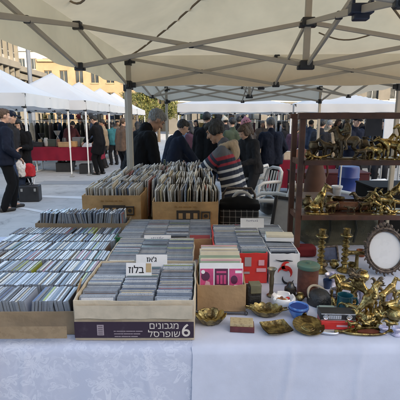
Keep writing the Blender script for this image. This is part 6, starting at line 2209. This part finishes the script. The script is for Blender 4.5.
rail('grey clothes rail behind the capped man at the rack', 5.6, 14.6, 2.4, 13, 5, 'garment hanging on the rail behind the capped man')
rail('grey clothes rail behind the tall person in black', .4, 16.6, 2.0, 12, 6, 'garment hanging on the rail behind the tall person in black')
rail('grey clothes rail beyond the clutter of the far canopy', 8.6, 15.6, 2.4, 13, 7, 'garment hanging on the rail at the far right')

# open shelving crammed with goods at the back of the far stalls
dark_wood = mat('dark_shelf_wood', (.05, .04, .032), .7, var=.3, scale=6)
goodm = [mat('goods_dark', (.02, .02, .022), .5), mat('goods_brown', (.10, .06, .035), .6), mat('goods_cream', (.42, .38, .3), .6), mat('goods_blue', (.03, .06, .14), .5), mat('goods_red', (.25, .03, .03), .5), mat('goods_grey', (.16, .16, .17), .5), mat('goods_green', (.05, .09, .05), .6), mat('goods_brass', (.35, .26, .1), .35, .9)]
def good_mesh(k):
    rg = random.Random(500 + k)
    mb = MB()
    if k % 3 == 0:
        pr = [(0, 0), (.05, 0)]
        z = 0
        for j in range(4):
            z += rg.uniform(.03, .08)
            pr.append((rg.uniform(.03, .09), z))
        pr += [(.03, z + .03), (0, z + .03)]
        mb.lathe(pr, n=14)
    elif k % 3 == 1:
        a, b, c = rg.uniform(.12, .26), rg.uniform(.1, .2), rg.uniform(.1, .26)
        mb.box((0, 0, c / 2), (a, b, c)); mb.box((0, 0, c + .012), (a * .9, b * .9, .022))
    else:
        mb.tube([(-.09, 0, .01), (-.09, 0, .2), (.09, 0, .2), (.09, 0, .01)], .014, n=6); mb.ell((0, 0, .1), (.08, .05, .09), u=10, v=8); mb.box((0, 0, .012), (.2, .09, .022))
    return mb.mesh('good', goodm[k % len(goodm)])
GM = [good_mesh(k) for k in range(24)]
def shelving(label, glabel, x, y, L, seed, rz=0.):
    rg = random.Random(seed)
    t = thing('open_shelving', label, 'shelving', (x, y, 0), rz)
    for sx in (-1, 1):
        for sy in (-.16, .16):
            mb = MB(); mb.box((sx * L / 2, sy, .95), (.035, .035, 1.9)); mb.build('post', dark_wood, t)
    for z in (.35, .82, 1.26, 1.68):
        mb = MB(); mb.box((0, 0, z), (L - .037, .38, .024)); mb.build('shelf', dark_wood, t)
        xx = -L / 2 + .16
        while xx < L / 2 - .12:
            o = bpy.data.objects.new('stall_good', rg.choice(GM))
            col.objects.link(o)
            p = Matrix.Rotation(rz, 3, 'Z') @ V((xx, rg.uniform(-.06, .03), 0))
            o.location = (x + p.x, y + p.y, z + .0125)
            o.rotation_euler = (0, 0, rz + rg.uniform(-.4, .4))
            tag(o, glabel, 'goods', glabel)
            xx += rg.uniform(.19, .3)
shelving('dark open shelving crammed with goods behind the dark red fleece', 'small ware standing on the shelving behind the dark red fleece', -5.15, 16.2, 2.3, 1)
shelving('dark open shelving crammed with goods at far left behind the clothes rail', 'small ware standing on the shelving at far left', -7.6, 15.6, 2.0, 2)
shelving('dark open shelving behind the teal jacket', 'small ware standing on the shelving behind the teal jacket', -4.3, 20.6, 2.2, 3)
shelving('dark open shelving beyond the cream knitted hat', 'small ware standing on the shelving beyond the cream knitted hat', 1.1, 15.8, 2.4, 4)
shelving('dark open shelving beyond the man in navy by the red table', 'small ware standing on the shelving beyond the man in navy', 4.6, 16.0, 2.4, 5)
shelving('dark open shelving far behind the rack of brasses', 'small ware standing on the shelving far behind the rack', 7.4, 15.9, 2.4, 6)
for k, (px, D, s, m, lab) in enumerate(((318, 4.1, (.42, .35, .86), goodm[1], 'dark brown wooden chest right behind the left posts of the rack'), (343, 4.3, (.5, .3, .62), goodm[0], 'low black trunk behind the leather roll'))):
    obox('wooden_chest', lab, 'chest', (pp(px, D), D, 0), s, m)
# ------------------------------------------------------------------ set out the discs and records
for kind, meshes, name, cat, rest_name, rest in (('cd', CDS, 'compact_disc', 'CD', 'distant_compact_discs', 'many more CD cases filed in the rear rows and cartons'), ('lp', LPS, 'record_sleeve', 'record', 'distant_record_sleeves', 'many more worn record sleeves in the hindmost rows')):
    L = sorted(STOCK[kind], key=lambda q: q[0])
    rg = random.Random(99)
    near, far = L[:300], L[300:]
    for d, M, label, group in near:
        me = rg.choice(meshes)
        o = bpy.data.objects.new(name, me)
        col.objects.link(o)
        o.matrix_world = M
        tag(o, label, cat, group)
    if far:
        bm = bmesh.new()
        lay = None
        for d, M, label, group in far:
            me = rg.choice(meshes)
            n0 = len(bm.verts)
            bm.from_mesh(me)
            bm.verts.ensure_lookup_table()
            bmesh.ops.transform(bm, matrix=M, verts=bm.verts[n0:])
        me = bpy.data.meshes.new(rest_name)
        bm.to_mesh(me)
        bm.free()
        for m in meshes[0].materials: me.materials.append(m)
        o = bpy.data.objects.new(rest_name, me)
        col.objects.link(o)
        tag(o, rest, cat, None, 'stuff')
bpy.data.scenes.remove(tmps)
